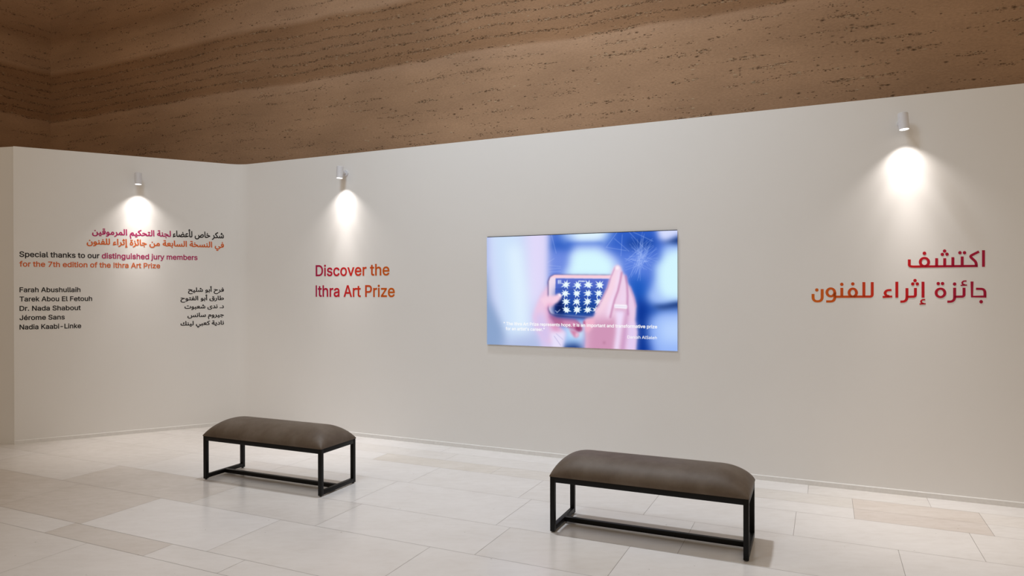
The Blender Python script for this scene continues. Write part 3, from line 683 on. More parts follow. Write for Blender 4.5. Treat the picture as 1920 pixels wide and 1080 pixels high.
# outlines of the Latin letters: advance, then closed contours in thousandths of an em
GLYPH = json.loads(r'''{" ":[0.188],"\"":[0.321,[78,318,70,509,136,509,128,318],[193,318,185,509,250,509,243,318]],"'":[0.206,[78,318,70,509,136,509,128,318]],"-":[0.453,[337,244,337,188,114,188,114,244]],".":[0.188,[95,-4,86,-4,78,-1,70,3,63,9,57,16,53,24,50,32,50,41,50,50,53,59,57,66,63,73,70,79,78,83,86,86,95,87,104,86,113,83,121,79,128,73,134,66,138,59,140,50,141,41,140,32,138,24,134,16,128,9,121,3,113,-1,104,-4]],"7":[0.453,[97,0,323,448,323,452,62,452,62,509,391,509,391,449,165,0]],"A":[0.48,[16,0,201,509,276,509,463,0,395,0,287,302,264,372,232,478,245,478,213,371,191,302,85,0],[110,142,110,199,370,199,370,142]],"D":[0.502,[219,0,96,0,96,57,215,57,244,58,272,63,296,70,318,81,337,94,354,110,368,128,379,149,388,172,394,198,398,226,399,255,398,285,394,312,388,337,379,361,368,381,354,399,338,415,320,428,299,438,275,446,249,450,221,452,93,452,93,509,225,509,261,507,294,501,325,492,353,478,377,461,399,441,418,418,433,391,446,361,455,329,460,293,462,255,460,217,455,181,446,149,433,119,417,92,398,68,376,48,351,31,322,17,291,8,256,2],[125,509,125,0,60,0,60,509]],"E":[0.419,[60,0,60,509,372,509,372,452,125,452,125,286,355,286,355,229,125,229,125,57,375,57,375,0]],"F":[0.41,[60,0,60,509,369,509,369,452,125,452,125,278,346,278,346,221,125,221,125,0]],"I":[0.193,[70,0,70,509,123,509,123,0]],"J":[0.396,[185,-7,153,-4,124,3,98,15,75,33,57,55,44,81,36,111,33,145,33,173,98,173,98,145,99,123,104,104,111,88,122,74,134,64,149,56,166,51,185,50,204,51,220,56,235,64,248,74,258,88,266,104,270,123,272,145,272,509,336,509,336,145,334,111,326,81,313,55,294,33,271,15,246,3,217,-4]],"K":[0.467,[104,145,104,216,139,261,174,303,212,344,364,509,448,509,231,276,228,276],[60,0,60,509,125,509,125,334,124,225,125,193,125,0],[372,0,188,259,228,309,449,0]],"L":[0.393,[60,0,60,509,125,509,125,57,361,57,361,0]],"N":[0.523,[60,0,60,509,136,509,343,183,363,151,388,107,414,55,405,54,401,108,399,157,399,195,399,509,463,509,463,0,387,0,202,290,177,331,148,381,108,452,119,454,122,384,124,328,125,291,125,0]],"P":[0.445,[60,0,60,509,235,509,263,507,289,503,312,497,332,487,350,476,366,462,379,447,390,430,398,411,404,391,407,370,409,348,407,325,404,304,398,284,390,265,379,248,366,233,350,219,332,207,312,198,289,191,263,187,235,186,109,186,109,242,233,242,252,243,269,246,284,250,297,256,308,264,318,272,327,282,333,294,338,306,342,319,344,333,344,348,344,362,342,376,338,389,333,402,326,413,318,423,308,431,297,439,284,444,268,449,251,451,232,452,125,452,125,0]],"S":[0.447,[224,-9,197,-8,172,-4,149,1,128,9,108,19,91,31,76,45,64,60,54,77,46,96,41,115,38,137,104,137,107,123,110,110,116,98,123,88,132,79,142,71,154,64,166,59,180,55,194,52,209,50,224,49,241,50,257,52,272,55,286,60,299,66,311,74,321,82,329,92,336,102,341,114,345,126,346,139,345,151,342,161,338,171,332,179,325,186,316,193,307,199,296,205,245,222,184,239,154,249,128,260,105,274,86,289,71,307,60,326,54,348,52,372,53,393,58,413,65,431,75,448,87,463,102,476,119,488,138,498,158,506,180,511,203,514,227,516,252,514,275,511,296,505,316,498,334,488,351,476,365,463,377,449,387,433,394,415,399,397,401,378,337,378,334,396,326,412,316,426,302,437,286,447,267,453,247,457,225,459,209,458,194,456,180,452,167,448,156,442,145,435,136,427,129,418,123,409,118,398,116,387,115,376,116,363,119,352,124,342,131,334,139,326,148,319,158,313,169,308,212,293,264,279,312,264,324,258,336,252,347,245,359,238,369,229,379,220,387,209,395,198,401,185,405,171,407,155,408,139,407,118,403,99,396,81,386,64,374,48,360,34,343,21,323,11,302,2,278,-4,252,-8]],"T":[0.449,[32,452,32,509,417,509,417,452,257,452,257,0,193,0,193,452]],"a":[0.389,[160,-9,142,-8,126,-5,110,-1,94,5,80,12,68,22,57,32,48,45,40,58,35,73,31,90,30,108,31,123,34,138,38,150,43,161,50,171,58,179,67,187,78,193,89,199,100,203,112,207,125,211,178,220,234,227,265,235,276,255,276,257,275,268,273,279,271,288,267,297,262,304,256,311,248,317,240,322,230,326,220,329,208,330,196,331,183,330,171,329,159,326,149,322,118,301,100,274,41,291,48,308,57,322,67,335,79,346,91,355,104,364,118,370,133,375,148,379,163,382,179,384,194,384,239,379,251,376,263,372,275,367,286,360,296,353,306,343,315,333,322,320,329,306,333,290,336,272,337,251,337,0,277,0,277,52,272,52,252,25,244,18,236,12,226,6,215,1,203,-3,190,-6,176,-8],[170,45,187,46,202,49,216,53,228,59,239,66,248,74,257,83,263,93,269,104,272,115,275,126,276,138,276,190,259,182,231,176,200,171,175,168,134,159,125,155,117,150,110,145,103,139,98,132,95,124,93,115,92,105,92,95,94,87,98,79,102,72,107,66,114,61,121,56,130,52,139,49,149,47,159,46]],"b":[0.424,[229,-8,213,-7,198,-5,184,-1,172,4,162,10,153,17,145,24,138,31,118,59,112,59,112,0,53,0,53,509,114,509,114,319,118,319,137,346,144,353,152,360,161,367,171,373,183,378,197,381,212,384,229,384,252,383,274,378,294,371,313,361,330,347,345,332,359,313,370,293,379,270,385,245,389,218,390,189,389,160,385,133,379,108,370,84,359,64,346,45,330,29,313,16,294,5,274,-2,252,-7],[220,47,237,48,253,51,267,57,279,66,291,76,301,88,309,101,316,117,321,133,325,151,327,170,328,189,327,209,325,227,321,245,316,261,309,276,301,290,291,301,280,311,267,319,253,325,237,329,220,330,203,329,188,325,174,320,161,312,150,302,140,291,132,278,125,263,120,247,116,229,113,210,113,189,113,169,116,150,120,132,125,115,132,100,140,86,150,75,162,65,174,57,188,51,204,48]],"c":[0.396,[207,-8,182,-7,159,-2,137,6,117,16,98,30,82,46,68,64,56,85,46,108,40,133,36,159,34,187,36,216,40,243,46,268,56,291,68,312,82,330,98,346,117,360,137,371,159,378,182,383,207,384,221,384,234,383,247,380,260,377,272,373,284,368,295,362,305,356,315,349,324,341,332,332,340,322,347,312,353,301,358,289,362,277,303,262,290,289,270,311,242,325,207,330,189,329,173,325,158,319,145,310,134,300,124,287,115,274,108,258,103,242,99,224,97,206,96,187,97,169,99,151,103,134,108,117,115,102,124,89,134,76,145,66,158,57,173,51,189,48,207,46,243,52,271,66,292,89,304,117,363,102,359,90,354,78,348,67,341,56,334,46,325,37,316,29,306,21,296,15,285,9,273,4,261,-1,248,-4,235,-6,221,-8]],"d":[0.424,[195,-8,172,-7,151,-2,130,5,111,16,94,29,79,45,66,64,55,84,46,108,39,133,35,160,34,189,35,218,39,245,46,270,55,293,66,313,79,332,95,347,112,361,131,371,151,378,173,383,196,384,213,384,228,381,241,378,253,373,263,367,272,360,280,353,287,346,306,319,311,319,311,509,372,509,372,0,313,0,313,59,307,59,287,31,280,24,272,17,263,10,252,4,241,-1,227,-5,212,-7],[205,47,221,48,236,51,250,57,263,65,274,75,284,86,293,100,299,115,305,132,309,150,311,169,312,189,311,210,309,229,305,247,300,263,293,278,284,291,275,302,263,312,251,320,237,325,221,329,205,330,187,329,172,325,157,319,145,311,133,301,124,290,115,276,108,261,103,245,99,227,97,209,96,189,97,170,99,151,103,133,109,117,115,101,124,88,134,76,145,66,158,57,172,51,188,48]],"e":[0.404,[212,-8,185,-7,161,-2,138,6,117,16,98,30,82,46,68,64,56,85,46,108,40,132,35,159,34,187,35,215,39,242,46,267,55,290,67,311,81,329,97,346,115,359,135,370,157,378,180,383,205,384,221,384,236,382,251,379,266,374,280,368,294,361,307,351,319,341,331,329,341,315,350,299,357,282,363,263,368,242,370,219,371,194,371,169,75,169,75,221,338,221,310,202,309,220,307,237,303,254,298,269,291,282,283,294,273,305,263,314,250,321,237,326,222,329,205,330,189,329,173,326,159,321,146,313,135,304,125,294,116,282,109,270,103,256,99,241,97,226,96,211,96,178,97,157,100,139,104,122,110,106,118,92,128,80,139,70,151,61,165,55,179,50,195,47,212,46,224,47,234,48,244,50,254,53,263,56,271,61,278,66,285,73,292,80,297,88,302,96,306,105,365,91,360,77,353,63,345,51,335,39,324,29,311,19,298,11,283,4,266,-1,249,-5,231,-7]],"f":[0.254,[228,379,228,327,6,327,6,379],[81,0,81,432,82,447,84,461,89,474,96,486,104,496,113,505,124,513,135,519,148,524,161,527,174,529,187,530,222,527,243,521,227,468,215,472,195,474,182,473,171,470,162,466,154,460,149,452,145,443,142,431,142,419,142,0]],"g":[0.425,[207,-151,187,-150,168,-148,150,-144,134,-140,119,-134,105,-127,93,-119,82,-110,73,-101,64,-91,57,-80,51,-69,101,-41,122,-66,128,-72,136,-78,145,-83,154,-88,165,-92,178,-95,192,-97,207,-97,229,-96,249,-92,267,-85,282,-75,295,-62,304,-47,310,-28,311,-6,311,68,306,68,287,41,280,34,272,28,263,21,252,16,241,11,227,8,212,5,195,5,173,6,152,10,132,17,113,27,95,39,80,53,67,71,55,90,46,112,39,136,35,163,34,191,35,220,39,246,46,271,55,293,66,314,80,332,95,347,112,361,131,371,152,378,173,383,196,384,213,384,228,382,242,378,253,373,264,367,273,360,281,353,288,346,308,319,313,319,313,379,372,379,372,-9,371,-32,367,-54,360,-73,350,-90,338,-104,324,-117,308,-127,291,-136,271,-142,251,-147,229,-150],[205,59,222,60,237,63,251,68,264,75,275,84,285,95,293,107,300,121,305,137,309,154,312,172,312,193,312,212,309,231,305,248,300,264,293,278,285,291,275,303,264,312,251,320,237,325,222,329,205,330,188,329,172,325,158,320,145,312,134,302,124,290,115,277,109,262,103,246,99,229,97,212,96,193,97,173,99,155,103,138,109,123,116,108,124,96,134,85,145,76,158,68,172,63,188,60]],"h":[0.41,[114,227,114,0,53,0,53,509,114,509,114,287,102,287,112,312,124,332,137,349,152,362,169,372,187,379,207,383,227,384,246,383,264,380,280,376,295,369,309,360,321,349,332,336,341,321,348,304,353,285,356,264,357,240,357,0,296,0,296,235,295,256,290,275,283,291,273,304,260,315,246,323,229,328,210,329,197,328,184,326,172,322,161,317,150,311,141,303,133,293,126,283,121,271,117,257,114,243]],"i":[0.167,[53,0,53,379,114,379,114,0],[84,443,75,444,67,446,60,449,54,455,48,461,44,468,42,475,41,483,42,491,44,499,48,506,54,512,60,517,67,521,75,523,84,524,92,523,100,521,107,517,114,512,119,506,123,499,126,491,126,483,126,475,123,468,119,461,114,455,107,449,100,446,92,444]],"j":[0.167,[53,379,114,379,114,-30,113,-47,111,-63,107,-77,102,-90,95,-102,86,-113,76,-122,65,-129,52,-135,37,-139,21,-142,4,-143,-10,-143,-10,-87,2,-87,14,-86,25,-83,34,-78,40,-72,46,-64,50,-54,52,-42,53,-29],[83,443,75,444,67,446,60,449,53,455,48,461,44,468,42,475,41,483,42,491,44,499,48,506,53,512,60,517,67,521,75,523,83,524,92,523,100,521,107,517,114,512,119,506,123,499,125,491,126,483,125,475,123,468,119,461,114,455,107,449,100,446,92,444]],"k":[0.381,[110,137,110,212,121,212,284,379,360,379,184,199,177,199],[53,0,53,509,114,509,114,0],[294,0,148,186,191,229,372,0]],"l":[0.189,[139,-2,119,-1,101,3,86,10,74,20,65,33,58,47,54,65,53,84,53,509,114,509,114,99,114,87,115,77,117,68,120,62,124,58,130,54,137,53,146,52,160,53,170,54,181,3,162,-1]],"m":[0.61,[53,0,53,379,112,379,112,295,108,295,112,310,118,323,125,335,132,346,141,355,151,363,161,370,172,376,183,380,195,384,207,386,219,386,239,385,257,380,273,372,287,361,299,347,309,331,316,314,321,295,312,295,317,308,322,321,329,332,337,343,347,353,357,361,368,369,381,375,394,380,407,383,422,385,437,386,453,385,468,383,483,378,497,372,510,364,522,354,532,342,541,328,548,313,553,296,556,276,557,255,557,0,496,0,496,254,494,273,490,289,483,302,473,313,460,321,447,326,433,329,419,330,406,330,395,328,384,324,374,320,365,314,358,307,351,299,345,290,341,280,338,270,336,259,335,247,335,0,274,0,274,260,273,275,269,288,262,301,253,311,242,320,229,326,215,329,199,330,188,330,178,328,168,325,158,320,148,314,140,307,132,299,126,289,121,278,117,266,114,253,114,238,114,0]],"n":[0.41,[114,227,114,0,53,0,53,379,112,379,112,287,102,287,112,312,124,332,137,349,152,362,169,372,187,379,207,383,227,384,246,383,264,380,280,376,295,369,309,360,321,349,332,336,341,321,348,304,353,285,356,264,357,240,357,0,296,0,296,235,295,256,290,275,283,291,273,304,260,315,246,323,229,328,210,329,197,328,184,326,172,322,161,317,150,311,141,303,133,293,126,283,121,271,117,257,114,243]],"o":[0.415,[207,-8,182,-7,159,-2,137,6,117,16,98,30,82,46,68,64,56,85,46,108,40,133,36,159,34,187,36,216,40,243,46,268,56,291,68,312,82,330,98,346,117,360,137,371,159,378,182,383,207,384,233,383,256,378,278,371,299,360,317,346,333,330,347,312,359,291,369,268,376,243,380,216,381,187,380,159,376,133,369,108,359,85,347,64,333,46,317,30,299,16,278,6,256,-2,233,-7],[207,46,226,48,242,51,257,57,270,66,282,76,292,89,300,102,307,117,312,134,316,151,318,169,319,187,318,206,316,224,312,242,307,258,300,274,292,287,282,300,270,310,257,319,242,325,226,329,207,330,189,329,173,325,158,319,145,310,134,300,124,287,115,274,108,258,103,242,99,224,97,206,96,187,97,169,99,151,103,134,108,117,115,102,124,89,134,76,145,66,158,57,173,51,189,48]],"p":[0.424,[53,-143,53,379,112,379,112,319,118,319,137,346,144,353,152,360,161,367,171,373,183,378,197,381,212,384,229,384,252,383,274,378,294,371,313,361,330,347,345,332,359,313,370,293,379,270,385,245,389,218,390,189,389,160,385,133,379,108,370,84,359,64,346,45,330,29,313,16,294,5,274,-2,252,-7,229,-8,213,-7,198,-5,184,-1,173,4,162,10,153,17,145,24,138,31,118,59,114,59,114,-143],[220,47,237,48,253,51,267,57,279,66,291,76,301,88,309,101,316,117,321,133,325,151,327,170,328,189,327,209,325,227,321,245,316,261,309,276,301,290,291,301,280,311,267,319,253,325,237,329,220,330,203,329,188,325,174,320,161,312,150,302,140,291,132,278,125,263,120,247,116,229,113,210,113,189,113,169,116,150,120,132,125,115,132,100,140,86,150,75,162,65,174,57,188,51,204,48]],"r":[0.259,[53,0,53,379,112,379,112,321,115,321,122,335,130,347,140,358,152,367,166,375,181,380,196,384,213,385,229,384,243,384,243,322,230,324,207,326,194,325,182,323,170,319,159,315,149,309,140,301,132,293,126,284,121,273,117,262,114,250,114,237,114,0]],"s":[0.365,[182,-8,163,-7,145,-5,128,-2,112,3,98,10,84,18,72,27,62,38,53,50,45,63,40,78,36,94,94,107,99,92,105,79,114,69,124,60,136,54,150,49,165,46,181,45,200,46,217,50,232,55,244,62,255,71,262,81,267,91,268,103,267,112,265,121,260,129,254,136,246,142,237,147,225,151,212,155,149,170,125,177,104,186,87,196,72,208,61,222,53,237,48,255,47,274,48,290,51,305,57,319,65,332,75,343,87,354,100,363,115,370,131,377,149,381,167,384,187,384,206,384,223,381,239,378,254,372,267,366,279,358,290,349,299,339,307,328,314,316,319,303,324,290,268,277,264,288,258,298,251,307,243,316,232,323,219,328,205,331,187,333,171,332,156,329,143,324,131,317,121,308,114,299,110,289,109,277,110,267,112,258,117,250,124,243,133,237,144,232,157,227,172,223,229,209,254,202,275,194,292,183,306,171,317,158,325,142,330,125,331,107,330,90,326,75,321,61,312,47,302,35,290,24,276,15,260,6,242,0,223,-5,203,-7]],"t":[0.227,[204,379,204,327,6,327,6,379],[65,471,126,471,126,98,127,86,128,76,132,68,136,61,142,56,150,53,159,51,170,50,185,51,202,54,213,2,192,-3,168,-4,145,-3,125,2,107,10,92,21,80,35,72,52,67,71,65,93]],"u":[0.41,[182,-5,164,-4,146,-1,130,4,115,11,101,20,89,31,78,44,69,59,62,76,57,95,54,116,53,139,53,379,114,379,114,144,115,123,119,105,127,89,137,75,150,64,164,56,181,52,200,50,213,51,226,53,238,57,249,62,259,69,268,77,276,86,283,97,289,109,293,122,295,137,296,153,296,379,357,379,357,0,298,0,298,92,307,92,297,67,286,47,272,30,257,17,240,7,222,0,203,-4]],"v":[0.389,[163,0,17,379,84,379,165,155,187,87,206,21,184,21,203,87,224,155,305,379,371,379,226,0]],"y":[0.389,[47,-139,61,-86,71,-87,104,-89,111,-87,118,-84,124,-80,130,-74,136,-67,141,-58,146,-48,151,-36,163,-1,17,379,84,379,165,155,187,87,206,21,184,21,202,87,224,155,305,379,371,379,204,-58,198,-72,191,-85,184,-97,177,-107,168,-116,159,-124,150,-130,139,-136,128,-140,117,-143,104,-145,91,-145,65,-143]],"z":[0.38,[42,0,42,46,254,320,254,323,48,323,48,379,333,379,333,331,126,60,126,56,339,56,339,0]],"\u00e9":[0.404,[212,-8,185,-7,161,-2,138,6,117,16,98,30,82,46,68,64,56,85,46,108,40,132,35,159,34,187,35,215,39,242,46,267,55,290,67,311,81,329,97,346,115,359,135,370,157,378,180,383,205,384,221,384,236,382,251,379,266,374,280,368,294,361,307,351,319,341,331,329,341,315,350,299,357,282,363,263,368,242,370,219,371,194,371,169,75,169,75,221,338,221,310,202,309,220,307,237,303,254,298,269,291,282,283,294,273,305,263,314,250,321,237,326,222,329,205,330,189,329,173,326,159,321,146,313,135,304,125,294,116,282,109,270,103,256,99,241,97,226,96,211,96,178,97,157,100,139,104,122,110,106,118,92,128,80,139,70,151,61,165,55,179,50,195,47,212,46,224,47,234,48,244,50,254,53,263,56,271,61,278,66,285,73,292,80,297,88,302,96,306,105,365,91,360,77,353,63,345,51,335,39,324,29,311,19,298,11,283,4,266,-1,249,-5,231,-7],[177,429,225,529,293,529,227,429]]}''')


def latin_loops(body):
    loops, x = [], 0.0
    for c in body:
        gl = GLYPH[c]
        for k in gl[1:]:
            loops.append([(x + k[i] / 1000, k[i + 1] / 1000) for i in range(0, len(k), 2)])
        x += gl[0]
    return loops


def arabic_loops(body):
    cu = bpy.data.curves.new('t', 'FONT')
    cu.body = shape_arabic(body)
    cu.size = 1.0
    o = bpy.data.objects.new('t', cu)
    C.objects.link(o)
    dg = bpy.context.evaluated_depsgraph_get()
    oe = o.evaluated_get(dg)
    loops = []
    for sp in oe.to_curve(dg).splines:
        bp = sp.bezier_points
        n = len(bp)
        pl = []
        for i in range(n):
            p, q = bp[i], bp[(i + 1) % n]
            bend = max((p.handle_right - p.co).cross(q.co - p.co).length, (q.handle_left - p.co).cross(q.co - p.co).length)
            pl += [(v.x, v.y) for v in interpolate_bezier(p.co, p.handle_right, q.handle_left, q.co, 2 if bend < 1e-4 else 6)[:-1]]
        loops.append(pl)
    oe.to_curve_clear()
    bpy.data.objects.remove(o)
    return loops


def fill_loops(loops):
    """triangles of everything the outlines wind around (overlapping outlines merge)"""
    bm = bmesh.new()
    todo = [(min(p[0] for p in l), max(p[0] for p in l), l) for l in loops if len(l) > 2]
    todo.sort(key=lambda q: q[0])
    clusters = []
    for lo, hi, l in todo:
        if clusters and lo < clusters[-1][0]:
            clusters[-1][0] = max(clusters[-1][0], hi)
            clusters[-1][1].append(l)
        else:
            clusters.append([hi, [l]])
    for _, ls in clusters:
        vs, es = [], []
        for l in ls:
            o = len(vs)
            vs += [Vector(p) for p in l]
            es += [(o + i, o + (i + 1) % len(l)) for i in range(len(l))]
        V2, _e, F2, *_r = delaunay_2d_cdt(vs, es, [], 0, 1e-5)
        bv = [bm.verts.new((v.x, v.y, 0)) for v in V2]
        for f in F2:
            cx = sum(V2[i].x for i in f) / len(f)
            cy = sum(V2[i].y for i in f) / len(f)
            w = 0
            for l in ls:
                for i in range(len(l)):
                    (x0, y0), (x1, y1) = l[i - 1], l[i]
                    if (y0 <= cy) != (y1 <= cy):
                        if x0 + (cy - y0) * (x1 - x0) / (y1 - y0) > cx:
                            w += 1 if y1 > y0 else -1
            if w:
                bm.faces.new([bv[i] for i in f])
    bmesh.ops.delete(bm, geom=[v for v in bm.verts if not v.link_faces], context='VERTS')
    bm.normal_update()
    return bm


def embolden(bm, d):
    """push the outline of flat lettering outwards by d"""
    for f in bm.faces:
        if f.normal.z < 0:
            f.normal_flip()
    acc = {}
    for e in bm.edges:
        if len(e.link_faces) != 1:
            continue
        lp = e.link_loops[0]
        a, b = lp.vert, lp.link_loop_next.vert
        t = b.co - a.co
        if t.length < 1e-7:
            continue
        n = Vector((t.y, -t.x, 0)).normalized()
        for v in (a, b):
            acc.setdefault(v, []).append(n)
    for v, ns in acc.items():
        m = sum(ns, Vector((0, 0, 0)))
        if m.length < 1e-6:
            continue
        m.normalize()
        v.co += m * (d / max(0.6, m.dot(ns[0])))


def text_mesh(body, width, cap, bold, depth=0.0008):
    """lettering as a mesh: left edge at x = 0, baseline at y = 0, exactly 'width' long"""
    ar = is_ar(body)
    bm = fill_loops(arabic_loops(body) if ar else latin_loops(body))
    xs = [v.co.x for v in bm.verts]
    x0, x1 = min(xs), max(xs)
    fx = width / (x1 - x0)
    fy = cap / (0.75 if ar else 0.512)
    embolden(bm, bold)
    for v in bm.verts:
        v.co = Vector(((v.co.x - x0) * fx, v.co.y * fy, 0))
    ext = bmesh.ops.extrude_face_region(bm, geom=bm.faces[:])
    for g in ext['geom']:
        if isinstance(g, bmesh.types.BMVert):
            g.co.z += depth
    return bm


TEXT = json.loads(r'''{"L":[["arabic_heading",[["black","\u0634\u0643\u0631 \u062e\u0627\u0635 \u0644\u0623\u0639\u0636\u0627\u0621","L",0.7298,0.192,2.2103,0.0707],["magenta","\u0644\u062c\u0646\u0629 \u0627\u0644\u062a\u062d\u0643\u064a\u0645 \u0627\u0644\u0645\u0631\u0645\u0648\u0642\u064a\u0646","L",1.5151,0.7532,2.2084,0.0672],["orange","\u0641\u064a \u0627\u0644\u0646\u0633\u062e\u0629 \u0627\u0644\u0633\u0627\u0628\u0639\u0629 \u0645\u0646 \u062c\u0627\u0626\u0632\u0629 \u0625\u062b\u0631\u0627\u0621 \u0644\u0644\u0641\u0646\u0648\u0646","L",1.5657,0.1922,2.0991,0.067]]],["english_heading",[["black","Special thanks to our","L",2.1618,1.4509,1.9486,0.0544],["magenta","distinguished jury members","L",1.4264,0.4768,1.9478,0.0571],["orange","for the 7th edition of the Ithra Art Prize","L",2.1621,0.8626,1.8476,0.0544]]],["english_names",[["black","Farah Abushullaih","L",2.1617,1.628,1.5807,0.0488],["black","Tarek Abou El Fetouh","L",2.162,1.5209,1.4842,0.0488],["black","Dr. Nada Shabout","L",2.1623,1.6257,1.3865,0.0488],["black","J\u00e9rome Sans","L",2.1626,1.7708,1.2894,0.0488],["black","Nadia Kaabi-Linke","L",2.163,1.6225,1.1917,0.0488]]],["arabic_names",[["black","\u0641\u0631\u062d \u0623\u0628\u0648 \u0634\u0644\u064a\u062d","L",0.5733,0.1938,1.5797,0.0505],["black","\u0637\u0627\u0631\u0642 \u0623\u0628\u0648 \u0627\u0644\u0641\u062a\u0648\u062d","L",0.6524,0.1941,1.4819,0.0502],["black","\u062f. \u0646\u062f\u0649 \u0634\u0639\u0628\u0648\u062a","L",0.6112,0.1944,1.3857,0.0504],["black","\u062c\u064a\u0631\u0648\u0645 \u0633\u0627\u0646\u0633","L",0.5809,0.1947,1.2868,0.0505],["black","\u0646\u0627\u062f\u064a\u0629 \u0643\u0639\u0628\u064a \u0644\u064a\u0646\u0643","L",0.6533,0.195,1.1915,0.0502]]]],"F":[["english_title",[["gradient","Discover the","F",1.1314,2.1203,1.7543,0.1201],["gradient","Ithra Art Prize","F",1.1306,2.1876,1.5237,0.1237]]]]}''')
VM = {'black': M_VBLACK, 'magenta': M_VMAG, 'orange': M_VORANGE}
GR_E = mat_grad('magenta_to_orange_vinyl', [(0.0, srgb(170, 8, 72)), (0.3, srgb(196, 14, 40)), (0.55, srgb(208, 40, 24)), (0.8, srgb(204, 84, 12)), (1.0, srgb(208, 96, 10))])
GR_A = mat_grad('orange_to_crimson_vinyl', [(0.0, srgb(212, 104, 22)), (0.30, srgb(206, 76, 16)), (0.5, srgb(206, 30, 22)), (0.75, srgb(192, 8, 28)), (1.0, srgb(168, 6, 54))])
NAME = {'arabic_heading': ('wall_lettering', 'two-line Arabic thanks in black, magenta and orange, right under the left wall lamp', 'lettering'),
        'english_heading': ('wall_lettering', 'two-line English thanks in black, magenta and orange above the black name list', 'lettering'),
        'english_names': ('wall_lettering', 'column of five black English names at the left of the short wall', 'lettering'),
        'arabic_names': ('wall_lettering', 'column of five small black Arabic names beside the wall corner', 'lettering'),
        'english_title': ('wall_lettering', 'large two-line English title fading from magenta to orange, left of the screen', 'lettering')}
for key in ('L', 'F'):
    for gname, lines in TEXT[key]:
        nm, lab, cat = NAME[gname]
        s_o, z_o = lines[-1][3], lines[-1][5]
        loc, R = frame_at(s_o, z_o, key, 0.0003)
        root = empty(nm, loc, R)
        tag(root, lab, cat)
        sgn = 1 if key == 'F' else -1
        for col, body, wl, a, b, z, cp_ in lines:
            ar = is_ar(body)
            bold = 0.030 if ar else (0.017 if key == 'L' else 0.013)
            bm = text_mesh(body, abs(b - a), cp_, bold)
            o = obj('text_line', bm, GR_E if col == 'gradient' else VM[col], root)
            o.location = (sgn * (a - s_o), z - z_o, 0)
            if gname.endswith('heading'):
                o['label'] = col + ' lettering'

